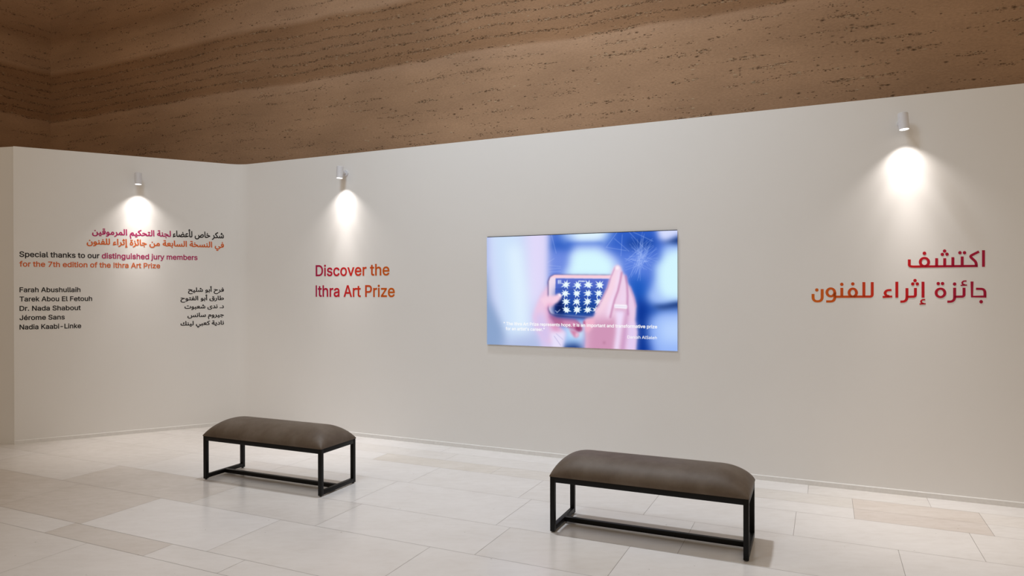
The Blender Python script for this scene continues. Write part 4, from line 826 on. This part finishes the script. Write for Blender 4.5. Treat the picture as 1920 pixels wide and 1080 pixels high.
# the big Arabic title, drawn letter stroke by letter stroke
HEAD = json.loads(r'''{"o1":[6.9252,1.7658],"o2":[6.2438,1.5274],"w":[1.1832],"l1":[["s",[[0.4788,0.12],[0.4789,-0.0036]],[[0.497,0.1196],[0.497,-0.0039]]],["s",[[0.456,0.1179],[0.4113,0.0925],[0.406,0.0889],[0.4015,0.0838],[0.399,0.077],[0.3997,0.0698],[0.4028,0.0634],[0.407,0.0582],[0.4244,0.0394],[0.4274,0.0356],[0.4296,0.0317],[0.4314,0.0277],[0.4326,0.0233],[0.4334,0.0187],[0.4338,0.0134],[0.434,0.002]],[[0.4641,0.1028],[0.4203,0.0776],[0.4175,0.0756],[0.4169,0.0744],[0.4172,0.0744],[0.4172,0.0744],[0.4176,0.0729],[0.4198,0.0699],[0.437,0.0512],[0.4412,0.0462],[0.445,0.0405],[0.4479,0.0343],[0.4501,0.0278],[0.4514,0.0209],[0.452,0.014],[0.4522,0.0021]]],["s",[[0.4522,0.0117],[0.2766,0.0127],[0.2665,0.0128],[0.2565,0.0128],[0.2465,0.0129],[0.2364,0.0129],[0.2263,0.0129],[0.2162,0.013],[0.0394,0.0134],[0.0363,0.0135],[0.0334,0.0137],[0.0304,0.014],[0.0275,0.0145],[0.0245,0.0152],[0.0215,0.0159],[0.0216,0.0159],[0.0199,0.0166],[0.0194,0.0173],[0.0192,0.0179],[0.0192,0.0186],[0.019,0.0199],[0.0189,0.0223],[0.0189,0.0605]],[[0.4523,-0.005],[0.2767,-0.0042],[0.2667,-0.0042],[0.2567,-0.0041],[0.2467,-0.0041],[0.2366,-0.0041],[0.2266,-0.004],[0.2165,-0.004],[0.0395,-0.0038],[0.0358,-0.0037],[0.0321,-0.0035],[0.0284,-0.0031],[0.0247,-0.0025],[0.021,-0.0018],[0.0174,-0.0009],[0.0165,-0.0006],[0.0121,0.001],[0.0077,0.0036],[0.004,0.0073],[0.0013,0.0119],[-0.0002,0.0169],[-0.0006,0.0219],[-0.0007,0.0609]]],["s",[[0.345,0.0759],[0.345,0.0043]],[[0.3635,0.0755],[0.3635,0.004]]],["d",[[0.3511,0.1043],[0.3503,0.0995],[0.3479,0.0955],[0.3443,0.0929],[0.34,0.0921],[0.3358,0.0931],[0.3321,0.0959],[0.3297,0.1],[0.3289,0.1048],[0.3297,0.1096],[0.3321,0.1136],[0.3358,0.1162],[0.34,0.1171],[0.3443,0.116],[0.3479,0.1132],[0.3503,0.1091]]],["d",[[0.3801,0.1036],[0.3793,0.0989],[0.3769,0.0949],[0.3733,0.0923],[0.369,0.0914],[0.3648,0.0925],[0.3612,0.0952],[0.3588,0.0993],[0.3579,0.1041],[0.3588,0.1089],[0.3612,0.1129],[0.3648,0.1155],[0.369,0.1163],[0.3733,0.1153],[0.3768,0.1125],[0.3792,0.1084]]],["s",[[0.2854,0.0721],[0.2854,0.0053]],[[0.3041,0.0717],[0.3041,0.005]]],["s",[[0.2327,0.0658],[0.2327,0.0054]],[[0.2516,0.0654],[0.2516,0.0051]]],["s",[[0.1803,0.0669],[0.1803,0.0054]],[[0.1993,0.0665],[0.1993,0.0051]]],["d",[[0.2384,0.0945],[0.2375,0.0897],[0.2351,0.0856],[0.2314,0.083],[0.227,0.0821],[0.2227,0.0832],[0.219,0.086],[0.2166,0.0901],[0.2157,0.095],[0.2166,0.0998],[0.219,0.1038],[0.2227,0.1065],[0.227,0.1073],[0.2314,0.1063],[0.235,0.1035],[0.2375,0.0993]]],["d",[[0.2685,0.0952],[0.2676,0.0905],[0.2652,0.0864],[0.2615,0.0838],[0.2572,0.0829],[0.2529,0.084],[0.2492,0.0868],[0.2468,0.0909],[0.2459,0.0958],[0.2468,0.1006],[0.2492,0.1046],[0.2529,0.1072],[0.2572,0.1081],[0.2615,0.107],[0.2652,0.1042],[0.2676,0.1001]]],["d",[[0.2528,0.1199],[0.2519,0.1151],[0.2495,0.1111],[0.2458,0.1084],[0.2415,0.1076],[0.2372,0.1087],[0.2335,0.1115],[0.231,0.1156],[0.2302,0.1205],[0.231,0.1253],[0.2335,0.1293],[0.2372,0.1319],[0.2415,0.1328],[0.2458,0.1317],[0.2495,0.1289],[0.2519,0.1247]]],["s",[[0.128,0.0382],[0.1276,0.0332],[0.1263,0.0285],[0.1242,0.0242],[0.1213,0.0207],[0.1179,0.018],[0.1141,0.0164],[0.1101,0.0159],[0.106,0.0165],[0.1022,0.0183],[0.0988,0.0211],[0.0959,0.0247],[0.0938,0.0291],[0.0925,0.0339],[0.0921,0.0389],[0.0925,0.0439],[0.0938,0.0487],[0.0959,0.0529],[0.0988,0.0565],[0.1022,0.0592],[0.106,0.0608],[0.1101,0.0613],[0.1141,0.0606],[0.1179,0.0588],[0.1213,0.056],[0.1242,0.0524],[0.1263,0.048],[0.1276,0.0433],[0.128,0.0382]],[[0.1472,0.0379],[0.1462,0.029],[0.1435,0.0206],[0.139,0.0132],[0.1332,0.007],[0.1261,0.0024],[0.1183,-0.0004],[0.1101,-0.0013],[0.1018,-0.0002],[0.094,0.0029],[0.0869,0.0077],[0.081,0.0141],[0.0765,0.0218],[0.0737,0.0303],[0.0727,0.0392],[0.0737,0.0482],[0.0765,0.0566],[0.0809,0.0641],[0.0869,0.0703],[0.094,0.0748],[0.1018,0.0776],[0.11,0.0784],[0.1183,0.0772],[0.1261,0.0742],[0.1331,0.0693],[0.139,0.0629],[0.1435,0.0553],[0.1462,0.0468],[0.1472,0.0379]]],["d",[[0.1222,0.1053],[0.1213,0.1002],[0.1187,0.0959],[0.1147,0.0931],[0.11,0.0922],[0.1054,0.0933],[0.1014,0.0963],[0.0988,0.1007],[0.0978,0.1059],[0.0988,0.111],[0.1014,0.1153],[0.1054,0.1181],[0.11,0.119],[0.1147,0.1179],[0.1187,0.1149],[0.1213,0.1105]]]],"l2":[["s",[[1.1226,0.0632],[1.1538,0.0623],[1.1597,0.0615],[1.1636,0.0597],[1.166,0.0571],[1.1678,0.0535],[1.169,0.0482],[1.1695,0.0407],[1.1695,0.015]],[[1.123,0.0798],[1.155,0.0789],[1.1638,0.0777],[1.172,0.0744],[1.179,0.0687],[1.1839,0.0609],[1.1867,0.0516],[1.1876,0.0414],[1.1876,0.0151]]],["s",[[1.1876,0.0219],[1.1043,0.0193],[1.1069,0.126]],[[1.1876,0.0054],[1.0913,0.0075],[1.0886,0.1261]]],["d",[[1.1665,-0.0247],[1.1656,-0.0297],[1.1631,-0.034],[1.1594,-0.0368],[1.155,-0.0379],[1.1506,-0.0369],[1.1469,-0.0341],[1.1444,-0.0299],[1.1435,-0.0249],[1.1444,-0.0199],[1.1469,-0.0156],[1.1506,-0.0127],[1.155,-0.0117],[1.1594,-0.0127],[1.1631,-0.0155],[1.1656,-0.0197]]],["s",[[1.0382,0.0797],[1.0383,0.0297],[1.0381,0.0261],[1.0377,0.0241],[1.0375,0.023],[1.0371,0.0223],[1.036,0.0216],[1.0333,0.0213],[0.9873,0.02]],[[1.0567,0.0796],[1.0567,0.0289],[1.0562,0.0227],[1.0542,0.0166],[1.0507,0.0113],[1.0458,0.0075],[1.0402,0.0053],[1.0346,0.0045],[0.9877,0.0032]]],["s",[[0.9781,0.0798],[0.9781,0.012],[0.9775,0.0021],[0.9757,-0.005],[0.9731,-0.01],[0.9694,-0.0136],[0.9639,-0.0159],[0.9559,-0.0168],[0.9406,-0.0169]],[[0.9968,0.0798],[0.9968,0.0113],[0.9957,-0.0013],[0.9923,-0.0126],[0.9863,-0.0219],[0.9779,-0.0286],[0.9678,-0.0324],[0.9567,-0.0337],[0.9406,-0.0338]]],["d",[[0.9986,0.1076],[0.9978,0.1028],[0.9953,0.0988],[0.9917,0.0961],[0.9874,0.0952],[0.9831,0.0961],[0.9795,0.0989],[0.9771,0.1029],[0.9762,0.1077],[0.9771,0.1125],[0.9795,0.1166],[0.9831,0.1193],[0.9874,0.1202],[0.9917,0.1193],[0.9953,0.1165],[0.9977,0.1124]]],["s",[[1.0629,0.1354],[1.0492,0.1344],[1.0464,0.134],[1.0436,0.1332],[1.0409,0.132],[1.0384,0.1304],[1.0361,0.1284],[1.0342,0.1262],[1.0337,0.1257],[1.032,0.123],[1.0307,0.1199],[1.0302,0.1166],[1.0306,0.1132],[1.0317,0.11],[1.0332,0.1072],[1.034,0.1061],[1.036,0.1036],[1.0384,0.1014],[1.0411,0.0996],[1.044,0.0983],[1.0471,0.0975],[1.0501,0.0973],[1.0544,0.0973]],[[1.0637,0.1256],[1.0503,0.1246],[1.0487,0.1244],[1.0474,0.1239],[1.0462,0.1232],[1.0452,0.1223],[1.0441,0.1211],[1.043,0.1196],[1.0431,0.1196],[1.0423,0.1181],[1.0421,0.1171],[1.042,0.1162],[1.0421,0.1153],[1.0423,0.1143],[1.043,0.1127],[1.0432,0.1123],[1.0443,0.1105],[1.0453,0.1093],[1.0464,0.1084],[1.0475,0.1077],[1.0488,0.1073],[1.0505,0.1071],[1.0544,0.1071]]],["s",[[1.0261,0.0928],[1.0668,0.095]],[[1.0256,0.1023],[1.0663,0.1045]]],["s",[[0.9155,0.0409],[0.915,0.0358],[0.9137,0.031],[0.9115,0.0266],[0.9085,0.0228],[0.9049,0.02],[0.9009,0.0182],[0.8966,0.0176],[0.8923,0.0182],[0.8882,0.02],[0.8846,0.0228],[0.8816,0.0265],[0.8794,0.0309],[0.8781,0.0358],[0.8776,0.0409],[0.8781,0.046],[0.8794,0.0509],[0.8816,0.0553],[0.8846,0.059],[0.8882,0.0618],[0.8923,0.0636],[0.8966,0.0642],[0.9009,0.0636],[0.9049,0.0618],[0.9085,0.059],[0.9115,0.0553],[0.9137,0.0509],[0.915,0.046],[0.9155,0.0409]],[[0.9343,0.0409],[0.9334,0.0319],[0.9305,0.0234],[0.926,0.0157],[0.92,0.0094],[0.9129,0.0046],[0.9049,0.0017],[0.8966,0.0006],[0.8882,0.0016],[0.8803,0.0045],[0.8731,0.0092],[0.867,0.0156],[0.8624,0.0232],[0.8596,0.0318],[0.8586,0.0409],[0.8596,0.05],[0.8624,0.0585],[0.867,0.0662],[0.8731,0.0725],[0.8803,0.0773],[0.8882,0.0802],[0.8966,0.0812],[0.9049,0.0802],[0.9128,0.0772],[0.92,0.0725],[0.926,0.0661],[0.9305,0.0585],[0.9334,0.0499],[0.9343,0.0409]]],["d",[[0.8934,0.1118],[0.8925,0.107],[0.8901,0.1029],[0.8864,0.1002],[0.882,0.0993],[0.8777,0.1002],[0.874,0.103],[0.8715,0.1071],[0.8706,0.112],[0.8715,0.1168],[0.874,0.1209],[0.8777,0.1236],[0.882,0.1245],[0.8864,0.1236],[0.8901,0.1208],[0.8925,0.1167]]],["d",[[0.9211,0.1117],[0.9203,0.1069],[0.9178,0.1028],[0.9141,0.1001],[0.9098,0.0991],[0.9055,0.1001],[0.9018,0.1029],[0.8993,0.107],[0.8984,0.1118],[0.8993,0.1166],[0.9018,0.1207],[0.9054,0.1234],[0.9098,0.1244],[0.9141,0.1234],[0.9178,0.1206],[0.9203,0.1165]]],["s",[[0.7722,0.1266],[0.7723,0.0043]],[[0.7915,0.1265],[0.7916,0.0043]]],["s",[[0.7962,-0.0057],[0.7825,-0.0068],[0.7796,-0.0073],[0.7767,-0.0081],[0.774,-0.0094],[0.7714,-0.0111],[0.7691,-0.0132],[0.7671,-0.0155],[0.7666,-0.016],[0.7649,-0.0188],[0.7637,-0.0219],[0.7632,-0.0253],[0.7635,-0.0287],[0.7646,-0.0319],[0.7661,-0.0348],[0.7669,-0.0359],[0.7689,-0.0385],[0.7714,-0.0407],[0.7741,-0.0425],[0.7771,-0.0438],[0.7803,-0.0446],[0.7834,-0.0448],[0.7876,-0.0448]],[[0.797,-0.0157],[0.7837,-0.0169],[0.782,-0.0171],[0.7806,-0.0176],[0.7794,-0.0183],[0.7783,-0.0193],[0.7773,-0.0205],[0.7761,-0.022],[0.7762,-0.022],[0.7754,-0.0235],[0.7752,-0.0246],[0.7751,-0.0255],[0.7752,-0.0265],[0.7754,-0.0276],[0.7761,-0.0291],[0.7763,-0.0296],[0.7775,-0.0314],[0.7785,-0.0326],[0.7796,-0.0335],[0.7807,-0.0342],[0.7821,-0.0346],[0.7838,-0.0347],[0.7876,-0.0347]]],["s",[[0.759,-0.0496],[0.8002,-0.0469]],[[0.7584,-0.04],[0.7996,-0.0373]]],["s",[[0.7218,0.079],[0.7218,0.0292],[0.7216,0.0255],[0.7213,0.0234],[0.721,0.0223],[0.7206,0.0215],[0.7194,0.0208],[0.7165,0.0203],[0.6746,0.0186]],[[0.7413,0.079],[0.7413,0.0285],[0.7407,0.0221],[0.7387,0.0158],[0.735,0.0104],[0.7299,0.0064],[0.724,0.004],[0.7181,0.0032],[0.6753,0.0013]]],["s",[[0.6651,0.0776],[0.6651,0.0111],[0.6644,0.0009],[0.6625,-0.0063],[0.6598,-0.0115],[0.6559,-0.0151],[0.6502,-0.0175],[0.6417,-0.0184],[0.6303,-0.0185]],[[0.6847,0.0776],[0.6847,0.0103],[0.6836,-0.0025],[0.68,-0.0141],[0.6737,-0.0236],[0.6648,-0.0305],[0.6542,-0.0345],[0.6426,-0.0358],[0.6303,-0.0358]]],["d",[[0.7257,0.1097],[0.7248,0.1048],[0.7223,0.1007],[0.7185,0.0979],[0.714,0.0969],[0.7095,0.0979],[0.7057,0.1007],[0.7032,0.1049],[0.7023,0.1098],[0.7032,0.1147],[0.7057,0.1189],[0.7095,0.1216],[0.714,0.1226],[0.7185,0.1216],[0.7223,0.1188],[0.7248,0.1146]]],["d",[[0.7561,0.1096],[0.7552,0.1047],[0.7527,0.1005],[0.7489,0.0978],[0.7445,0.0968],[0.74,0.0978],[0.7363,0.1006],[0.7337,0.1048],[0.7328,0.1097],[0.7337,0.1146],[0.7362,0.1187],[0.74,0.1214],[0.7445,0.1224],[0.7489,0.1214],[0.7527,0.1186],[0.7552,0.1144]]],["d",[[0.7406,0.1358],[0.7397,0.1309],[0.7372,0.1268],[0.7334,0.124],[0.7289,0.1231],[0.7245,0.1241],[0.7207,0.1269],[0.7181,0.1311],[0.7173,0.136],[0.7181,0.1409],[0.7207,0.145],[0.7245,0.1478],[0.7289,0.1487],[0.7334,0.1477],[0.7372,0.1449],[0.7397,0.1407]]],["s",[[0.5966,0.1277],[0.5966,0.0037]],[[0.6164,0.1276],[0.6165,0.0037]]],["s",[[0.5695,0.0715],[0.5476,0.0698],[0.543,0.0691],[0.5383,0.0677],[0.5338,0.0657],[0.5296,0.0629],[0.5258,0.0595],[0.5227,0.0558],[0.5219,0.0549],[0.5192,0.0505],[0.5172,0.0454],[0.5164,0.04],[0.5169,0.0345],[0.5186,0.0293],[0.5211,0.0247],[0.5224,0.0229],[0.5256,0.0187],[0.5296,0.0149],[0.5341,0.0119],[0.539,0.0098],[0.5442,0.0086],[0.5492,0.0082],[0.5557,0.0082]],[[0.5708,0.0552],[0.5496,0.0535],[0.5468,0.0531],[0.5446,0.0523],[0.5427,0.0512],[0.5409,0.0497],[0.5392,0.0478],[0.5374,0.0452],[0.5375,0.0453],[0.5362,0.0429],[0.5358,0.041],[0.5356,0.0395],[0.5357,0.038],[0.5361,0.0361],[0.5373,0.0336],[0.5377,0.0328],[0.5395,0.03],[0.5412,0.028],[0.5429,0.0265],[0.5448,0.0254],[0.547,0.0247],[0.5499,0.0245],[0.5557,0.0245]]],["s",[[0.5096,0.0005],[0.5757,0.0047]],[[0.509,0.0162],[0.5751,0.0203]]],["s",[[0.4269,0.1257],[0.4269,0.0303],[0.4267,0.0261],[0.4262,0.0237],[0.4258,0.0223],[0.4252,0.0213],[0.4236,0.0206],[0.4203,0.0202],[0.1683,0.0182]],[[0.4473,0.1256],[0.4473,0.0295],[0.4466,0.0225],[0.4444,0.0157],[0.4402,0.0099],[0.4345,0.0057],[0.4279,0.0033],[0.4213,0.0026],[0.1684,0.0002]]],["s",[[0.3682,0.1261],[0.3682,0.0106]],[[0.3887,0.126],[0.3887,0.0106]]],["s",[[0.3159,0.0421],[0.3154,0.0369],[0.3142,0.032],[0.3122,0.0276],[0.3096,0.0241],[0.3066,0.0214],[0.3033,0.0198],[0.2999,0.0193],[0.2966,0.0198],[0.2933,0.0214],[0.2903,0.024],[0.2877,0.0276],[0.2857,0.0319],[0.2844,0.0369],[0.284,0.0421],[0.2844,0.0473],[0.2857,0.0523],[0.2877,0.0566],[0.2903,0.0602],[0.2933,0.0628],[0.2966,0.0644],[0.2999,0.0649],[0.3033,0.0644],[0.3066,0.0628],[0.3096,0.0602],[0.3122,0.0566],[0.3142,0.0522],[0.3154,0.0473],[0.3159,0.0421]],[[0.3366,0.0421],[0.3357,0.0332],[0.3331,0.0248],[0.3288,0.0171],[0.3231,0.0106],[0.3161,0.0057],[0.3083,0.0025],[0.2999,0.0015],[0.2916,0.0025],[0.2837,0.0056],[0.2767,0.0105],[0.2709,0.017],[0.2666,0.0246],[0.264,0.0332],[0.2631,0.0421],[0.264,0.051],[0.2666,0.0595],[0.2709,0.0672],[0.2767,0.0737],[0.2837,0.0786],[0.2916,0.0817],[0.2999,0.0828],[0.3083,0.0817],[0.3161,0.0786],[0.3231,0.0736],[0.3288,0.0671],[0.3331,0.0595],[0.3357,0.051],[0.3366,0.0421]]],["d",[[0.3124,0.1117],[0.3114,0.1067],[0.3087,0.1024],[0.3047,0.0995],[0.2999,0.0985],[0.2952,0.0996],[0.2911,0.1025],[0.2884,0.1068],[0.2874,0.1118],[0.2884,0.1169],[0.2911,0.1212],[0.2952,0.124],[0.2999,0.125],[0.3047,0.124],[0.3087,0.1211],[0.3114,0.1168]]],["s",[[0.2106,0.081],[0.2106,0.0101]],[[0.2317,0.081],[0.2316,0.0102]]],["d",[[0.2338,0.109],[0.2328,0.1039],[0.2301,0.0996],[0.226,0.0967],[0.2211,0.0957],[0.2163,0.0968],[0.2122,0.0997],[0.2095,0.104],[0.2085,0.1091],[0.2095,0.1142],[0.2122,0.1185],[0.2163,0.1214],[0.2211,0.1224],[0.226,0.1213],[0.2301,0.1184],[0.2328,0.1141]]],["s",[[0.1591,0.0444],[0.1587,0.0394],[0.1574,0.0347],[0.1552,0.0305],[0.1524,0.0269],[0.1491,0.0243],[0.1453,0.0226],[0.1414,0.0221],[0.1374,0.0226],[0.1337,0.0243],[0.1303,0.0269],[0.1275,0.0304],[0.1254,0.0347],[0.1241,0.0394],[0.1236,0.0444],[0.1241,0.0494],[0.1254,0.0541],[0.1275,0.0583],[0.1303,0.0619],[0.1337,0.0645],[0.1374,0.0662],[0.1414,0.0667],[0.1453,0.0662],[0.1491,0.0645],[0.1524,0.0618],[0.1552,0.0583],[0.1574,0.0541],[0.1587,0.0494],[0.1591,0.0444]],[[0.1803,0.0444],[0.1793,0.0354],[0.1765,0.0269],[0.1718,0.0193],[0.1657,0.0129],[0.1583,0.0081],[0.1501,0.0051],[0.1414,0.004],[0.1327,0.005],[0.1244,0.008],[0.117,0.0128],[0.1108,0.0192],[0.1061,0.0268],[0.1032,0.0354],[0.1022,0.0444],[0.1032,0.0534],[0.1061,0.0619],[0.1108,0.0696],[0.117,0.076],[0.1244,0.0808],[0.1327,0.0838],[0.1414,0.0847],[0.1501,0.0837],[0.1583,0.0807],[0.1657,0.0759],[0.1718,0.0695],[0.1765,0.0619],[0.1793,0.0534],[0.1803,0.0444]]],["s",[[0.1598,0.0444],[0.1598,0.008],[0.1591,-0.0015],[0.1574,-0.0083],[0.1548,-0.013],[0.1511,-0.0164],[0.1456,-0.0186],[0.1373,-0.0195],[0.1072,-0.0196]],[[0.181,0.0444],[0.181,0.0073],[0.1799,-0.0051],[0.1763,-0.0164],[0.1698,-0.0257],[0.1608,-0.0324],[0.15,-0.0363],[0.1383,-0.0375],[0.1072,-0.0377]]],["s",[[0.0671,0.0712],[0.0671,0.0086],[0.0664,-0.0011],[0.0646,-0.0079],[0.062,-0.0127],[0.0583,-0.0161],[0.0527,-0.0183],[0.0443,-0.0192],[0.0439,-0.0192],[0.0355,-0.0184],[0.0299,-0.0162],[0.0261,-0.0128],[0.0235,-0.0081],[0.0217,-0.0012],[0.021,0.0084],[0.021,0.0317]],[[0.0886,0.0711],[0.0886,0.0078],[0.0875,-0.0047],[0.0838,-0.016],[0.0772,-0.0254],[0.0681,-0.0322],[0.0571,-0.0361],[0.0453,-0.0373],[0.0429,-0.0373],[0.031,-0.0362],[0.02,-0.0325],[0.0108,-0.0258],[0.0042,-0.0164],[0.0004,-0.005],[-0.0007,0.0076],[-0.0007,0.0317]]],["d",[[0.0513,0.0641],[0.0503,0.0589],[0.0475,0.0545],[0.0433,0.0516],[0.0383,0.0506],[0.0334,0.0516],[0.0292,0.0546],[0.0263,0.0589],[0.0253,0.0641],[0.0263,0.0693],[0.0292,0.0737],[0.0334,0.0766],[0.0383,0.0776],[0.0433,0.0766],[0.0475,0.0736],[0.0503,0.0692]]]]}''')


def stroke_mesh(strokes, depth=0.0008):
    bm = bmesh.new()
    for st in strokes:
        if st[0] == 's':
            A, B = st[1], st[2]
            va = [bm.verts.new((x, y, depth)) for x, y in A]
            vb = [bm.verts.new((x, y, depth)) for x, y in B]
            fs = [bm.faces.new((va[k], va[k + 1], vb[k + 1], vb[k])) for k in range(len(A) - 1)]
        else:
            fs = [bm.faces.new([bm.verts.new((x, y, depth)) for x, y in st[1]])]
        ext = bmesh.ops.extrude_face_region(bm, geom=fs)
        for g in ext['geom']:
            if isinstance(g, bmesh.types.BMVert):
                g.co.z -= depth
    return bm


loc, R = frame_at(HEAD['o2'][0], HEAD['o2'][1], 'F', 0.0003)
root = empty('wall_lettering', loc, R)
tag(root, 'large two-line Arabic title fading from crimson to orange, right of the screen', 'lettering')
a = obj('text_line', stroke_mesh(HEAD['l2']), GR_A, root)
for o_, l_ in ((HEAD['o1'], 'l1'),):
    dx, dy = o_[0] - HEAD['o2'][0], o_[1] - HEAD['o2'][1]
    strokes = [[st[0]] + [[[x + dx, y + dy] for x, y in pl] for pl in st[1:]] for st in HEAD[l_]]
    obj('text_line', stroke_mesh(strokes), GR_A, root)

# caption glowing on the display
for body, xa, xb, zb, cp_ in json.loads(r'''[["\" The Ithra Art Prize represents hope. It is an important and transformative prize",3.476,4.9842,1.2514,0.0287],["for an artist's career.\"",3.497,3.906,1.2022,0.0287],["Daniah AlSaleh",4.7151,4.9823,1.1545,0.0265]]'''):
    bm = text_mesh(body, xb - xa, cp_, 0.016 if body[0] != 'D' else 0.004, 0.0004)
    o = obj('caption', bm, M_CAPTION, scr)
    o.location = (xa - SX0, zb - SZ0, 0.0128)
    o['label'] = 'white caption text on the lit picture'

# ------------------------------------------------------------------ benches
BL, BW, BH, TB = 1.242, 0.434, 0.367, 0.031
HC = 0.130


def cushion():
    bm = bmesh.new()
    nx, ny = 96, 44
    ex, ey = BL / 2 + 0.003, BW / 2 + 0.003

    def sp(n, e):      # rows bunched towards the edges
        return [e * math.sin(math.pi / 2 * (2 * k / n - 1)) * (0.85) + e * 0.15 * (2 * k / n - 1) for k in range(n + 1)]

    def g(d, r):
        q = max(0.0, min(1.0, d / r))
        return max(0.0, 1 - (1 - q) ** 2.25) ** 0.50
    xs, ys = sp(nx, ex), sp(ny, ey)
    grid = []
    for x in xs:
        row = []
        for y in ys:
            dx, dy = ex - abs(x), ey - abs(y)
            h_ = g(dx, 0.205) * g(dy, 0.217)
            # the sides bulge a little past the welt before they close
            k_ = 0.007 * math.sin(math.pi * min(1.0, h_ * 1.25)) if h_ < 0.8 else 0.0
            row.append(bm.verts.new((x * (1 + k_ * 0.9), y * (1 + k_ * 1.6), BH + 0.006 + HC * h_)))
        grid.append(row)
    for i in range(nx):
        for j in range(ny):
            bm.faces.new((grid[i][j], grid[i + 1][j], grid[i + 1][j + 1], grid[i][j + 1]))
    rim = [grid[i][0] for i in range(nx + 1)] + [grid[nx][j] for j in range(1, ny + 1)] + [grid[i][ny] for i in range(nx - 1, -1, -1)] + [grid[0][j] for j in range(ny - 1, 0, -1)]
    low = [bm.verts.new((v.co.x * 0.999, v.co.y * 0.997, BH + 0.0005)) for v in rim]
    for k in range(len(rim)):
        l = (k + 1) % len(rim)
        bm.faces.new((rim[k], rim[l], low[l], low[k]))
    bm.faces.new(low)
    return bm


def build_bench():
    root = empty('upholstered_bench', (0, 0, 0))
    obj('seat_cushion', cushion(), M_LEATHER, root, 50)
    hx, hy = BL / 2 - TB / 2, BW / 2 - TB / 2
    RH = 0.036
    bm = bmesh.new()
    for sy in (-1, 1):
        box(bm, (0, sy * hy, BH - RH / 2), (BL - 2 * TB + 0.001, TB, RH), 0.0015)
    for sx in (-1, 1):
        box(bm, (sx * hx, 0, BH - RH / 2), (TB, BW - 2 * TB + 0.001, RH), 0.0015)
    obj('seat_frame', bm, M_BLACK, root, 30)
    for sx in (-1, 1):
        for sy in (-1, 1):
            bm = bmesh.new()
            box(bm, (sx * hx, sy * hy, (BH + 0.007) / 2), (TB, TB, BH - 0.007), 0.0018)
            lg = obj('leg', bm, M_BLACK, root, 30)
            bm = bmesh.new()
            lathe(bm, [(0, 0.0), (0.009, 0.0), (0.010, 0.002), (0.010, 0.008), (0, 0.008)], Matrix.Translation((sx * hx, sy * hy, 0)), 20)
            obj('glide', bm, M_RUBBER, lg, 40)
    for sx in (-1, 1):
        bm = bmesh.new()
        box(bm, (sx * hx, 0, 0.012 + TB / 2), (TB, BW - 2 * TB + 0.001, TB), 0.0015)
        obj('side_rail', bm, M_BLACK, root, 30)
    bm = bmesh.new()
    box(bm, (0, 0, 0.012 + TB / 2), (BL - 2 * TB + 0.001, TB, TB), 0.0015)
    obj('stretcher', bm, M_BLACK, root, 30)
    return root


def copy_tree(o, parent=None):
    c = o.copy()
    C.objects.link(c)
    if parent:
        c.parent = parent
    for ch in list(o.children):
        copy_tree(ch, c)
    return c


bench_a = build_bench()
bench_b = copy_tree(bench_a)
ang = math.radians(90 - 113.873)
ub = Vector((math.cos(ang), math.sin(ang)))
nb = Vector((-ub.y, ub.x))
for o, fr, lab in ((bench_a, Vector((-1.47424, 5.26206)), 'brown leather bench farther back, left of the screen and nearer the wall corner'),
                   (bench_b, Vector((1.38354, 3.99329)), 'brown leather bench nearest the viewer, in front of the lit screen')):
    cpos = fr - ub * BL / 2 + nb * BW / 2
    o.location = (cpos.x, cpos.y, 0)
    o.rotation_euler = (0, 0, ang)
    tag(o, lab, 'bench', group='brown leather benches')
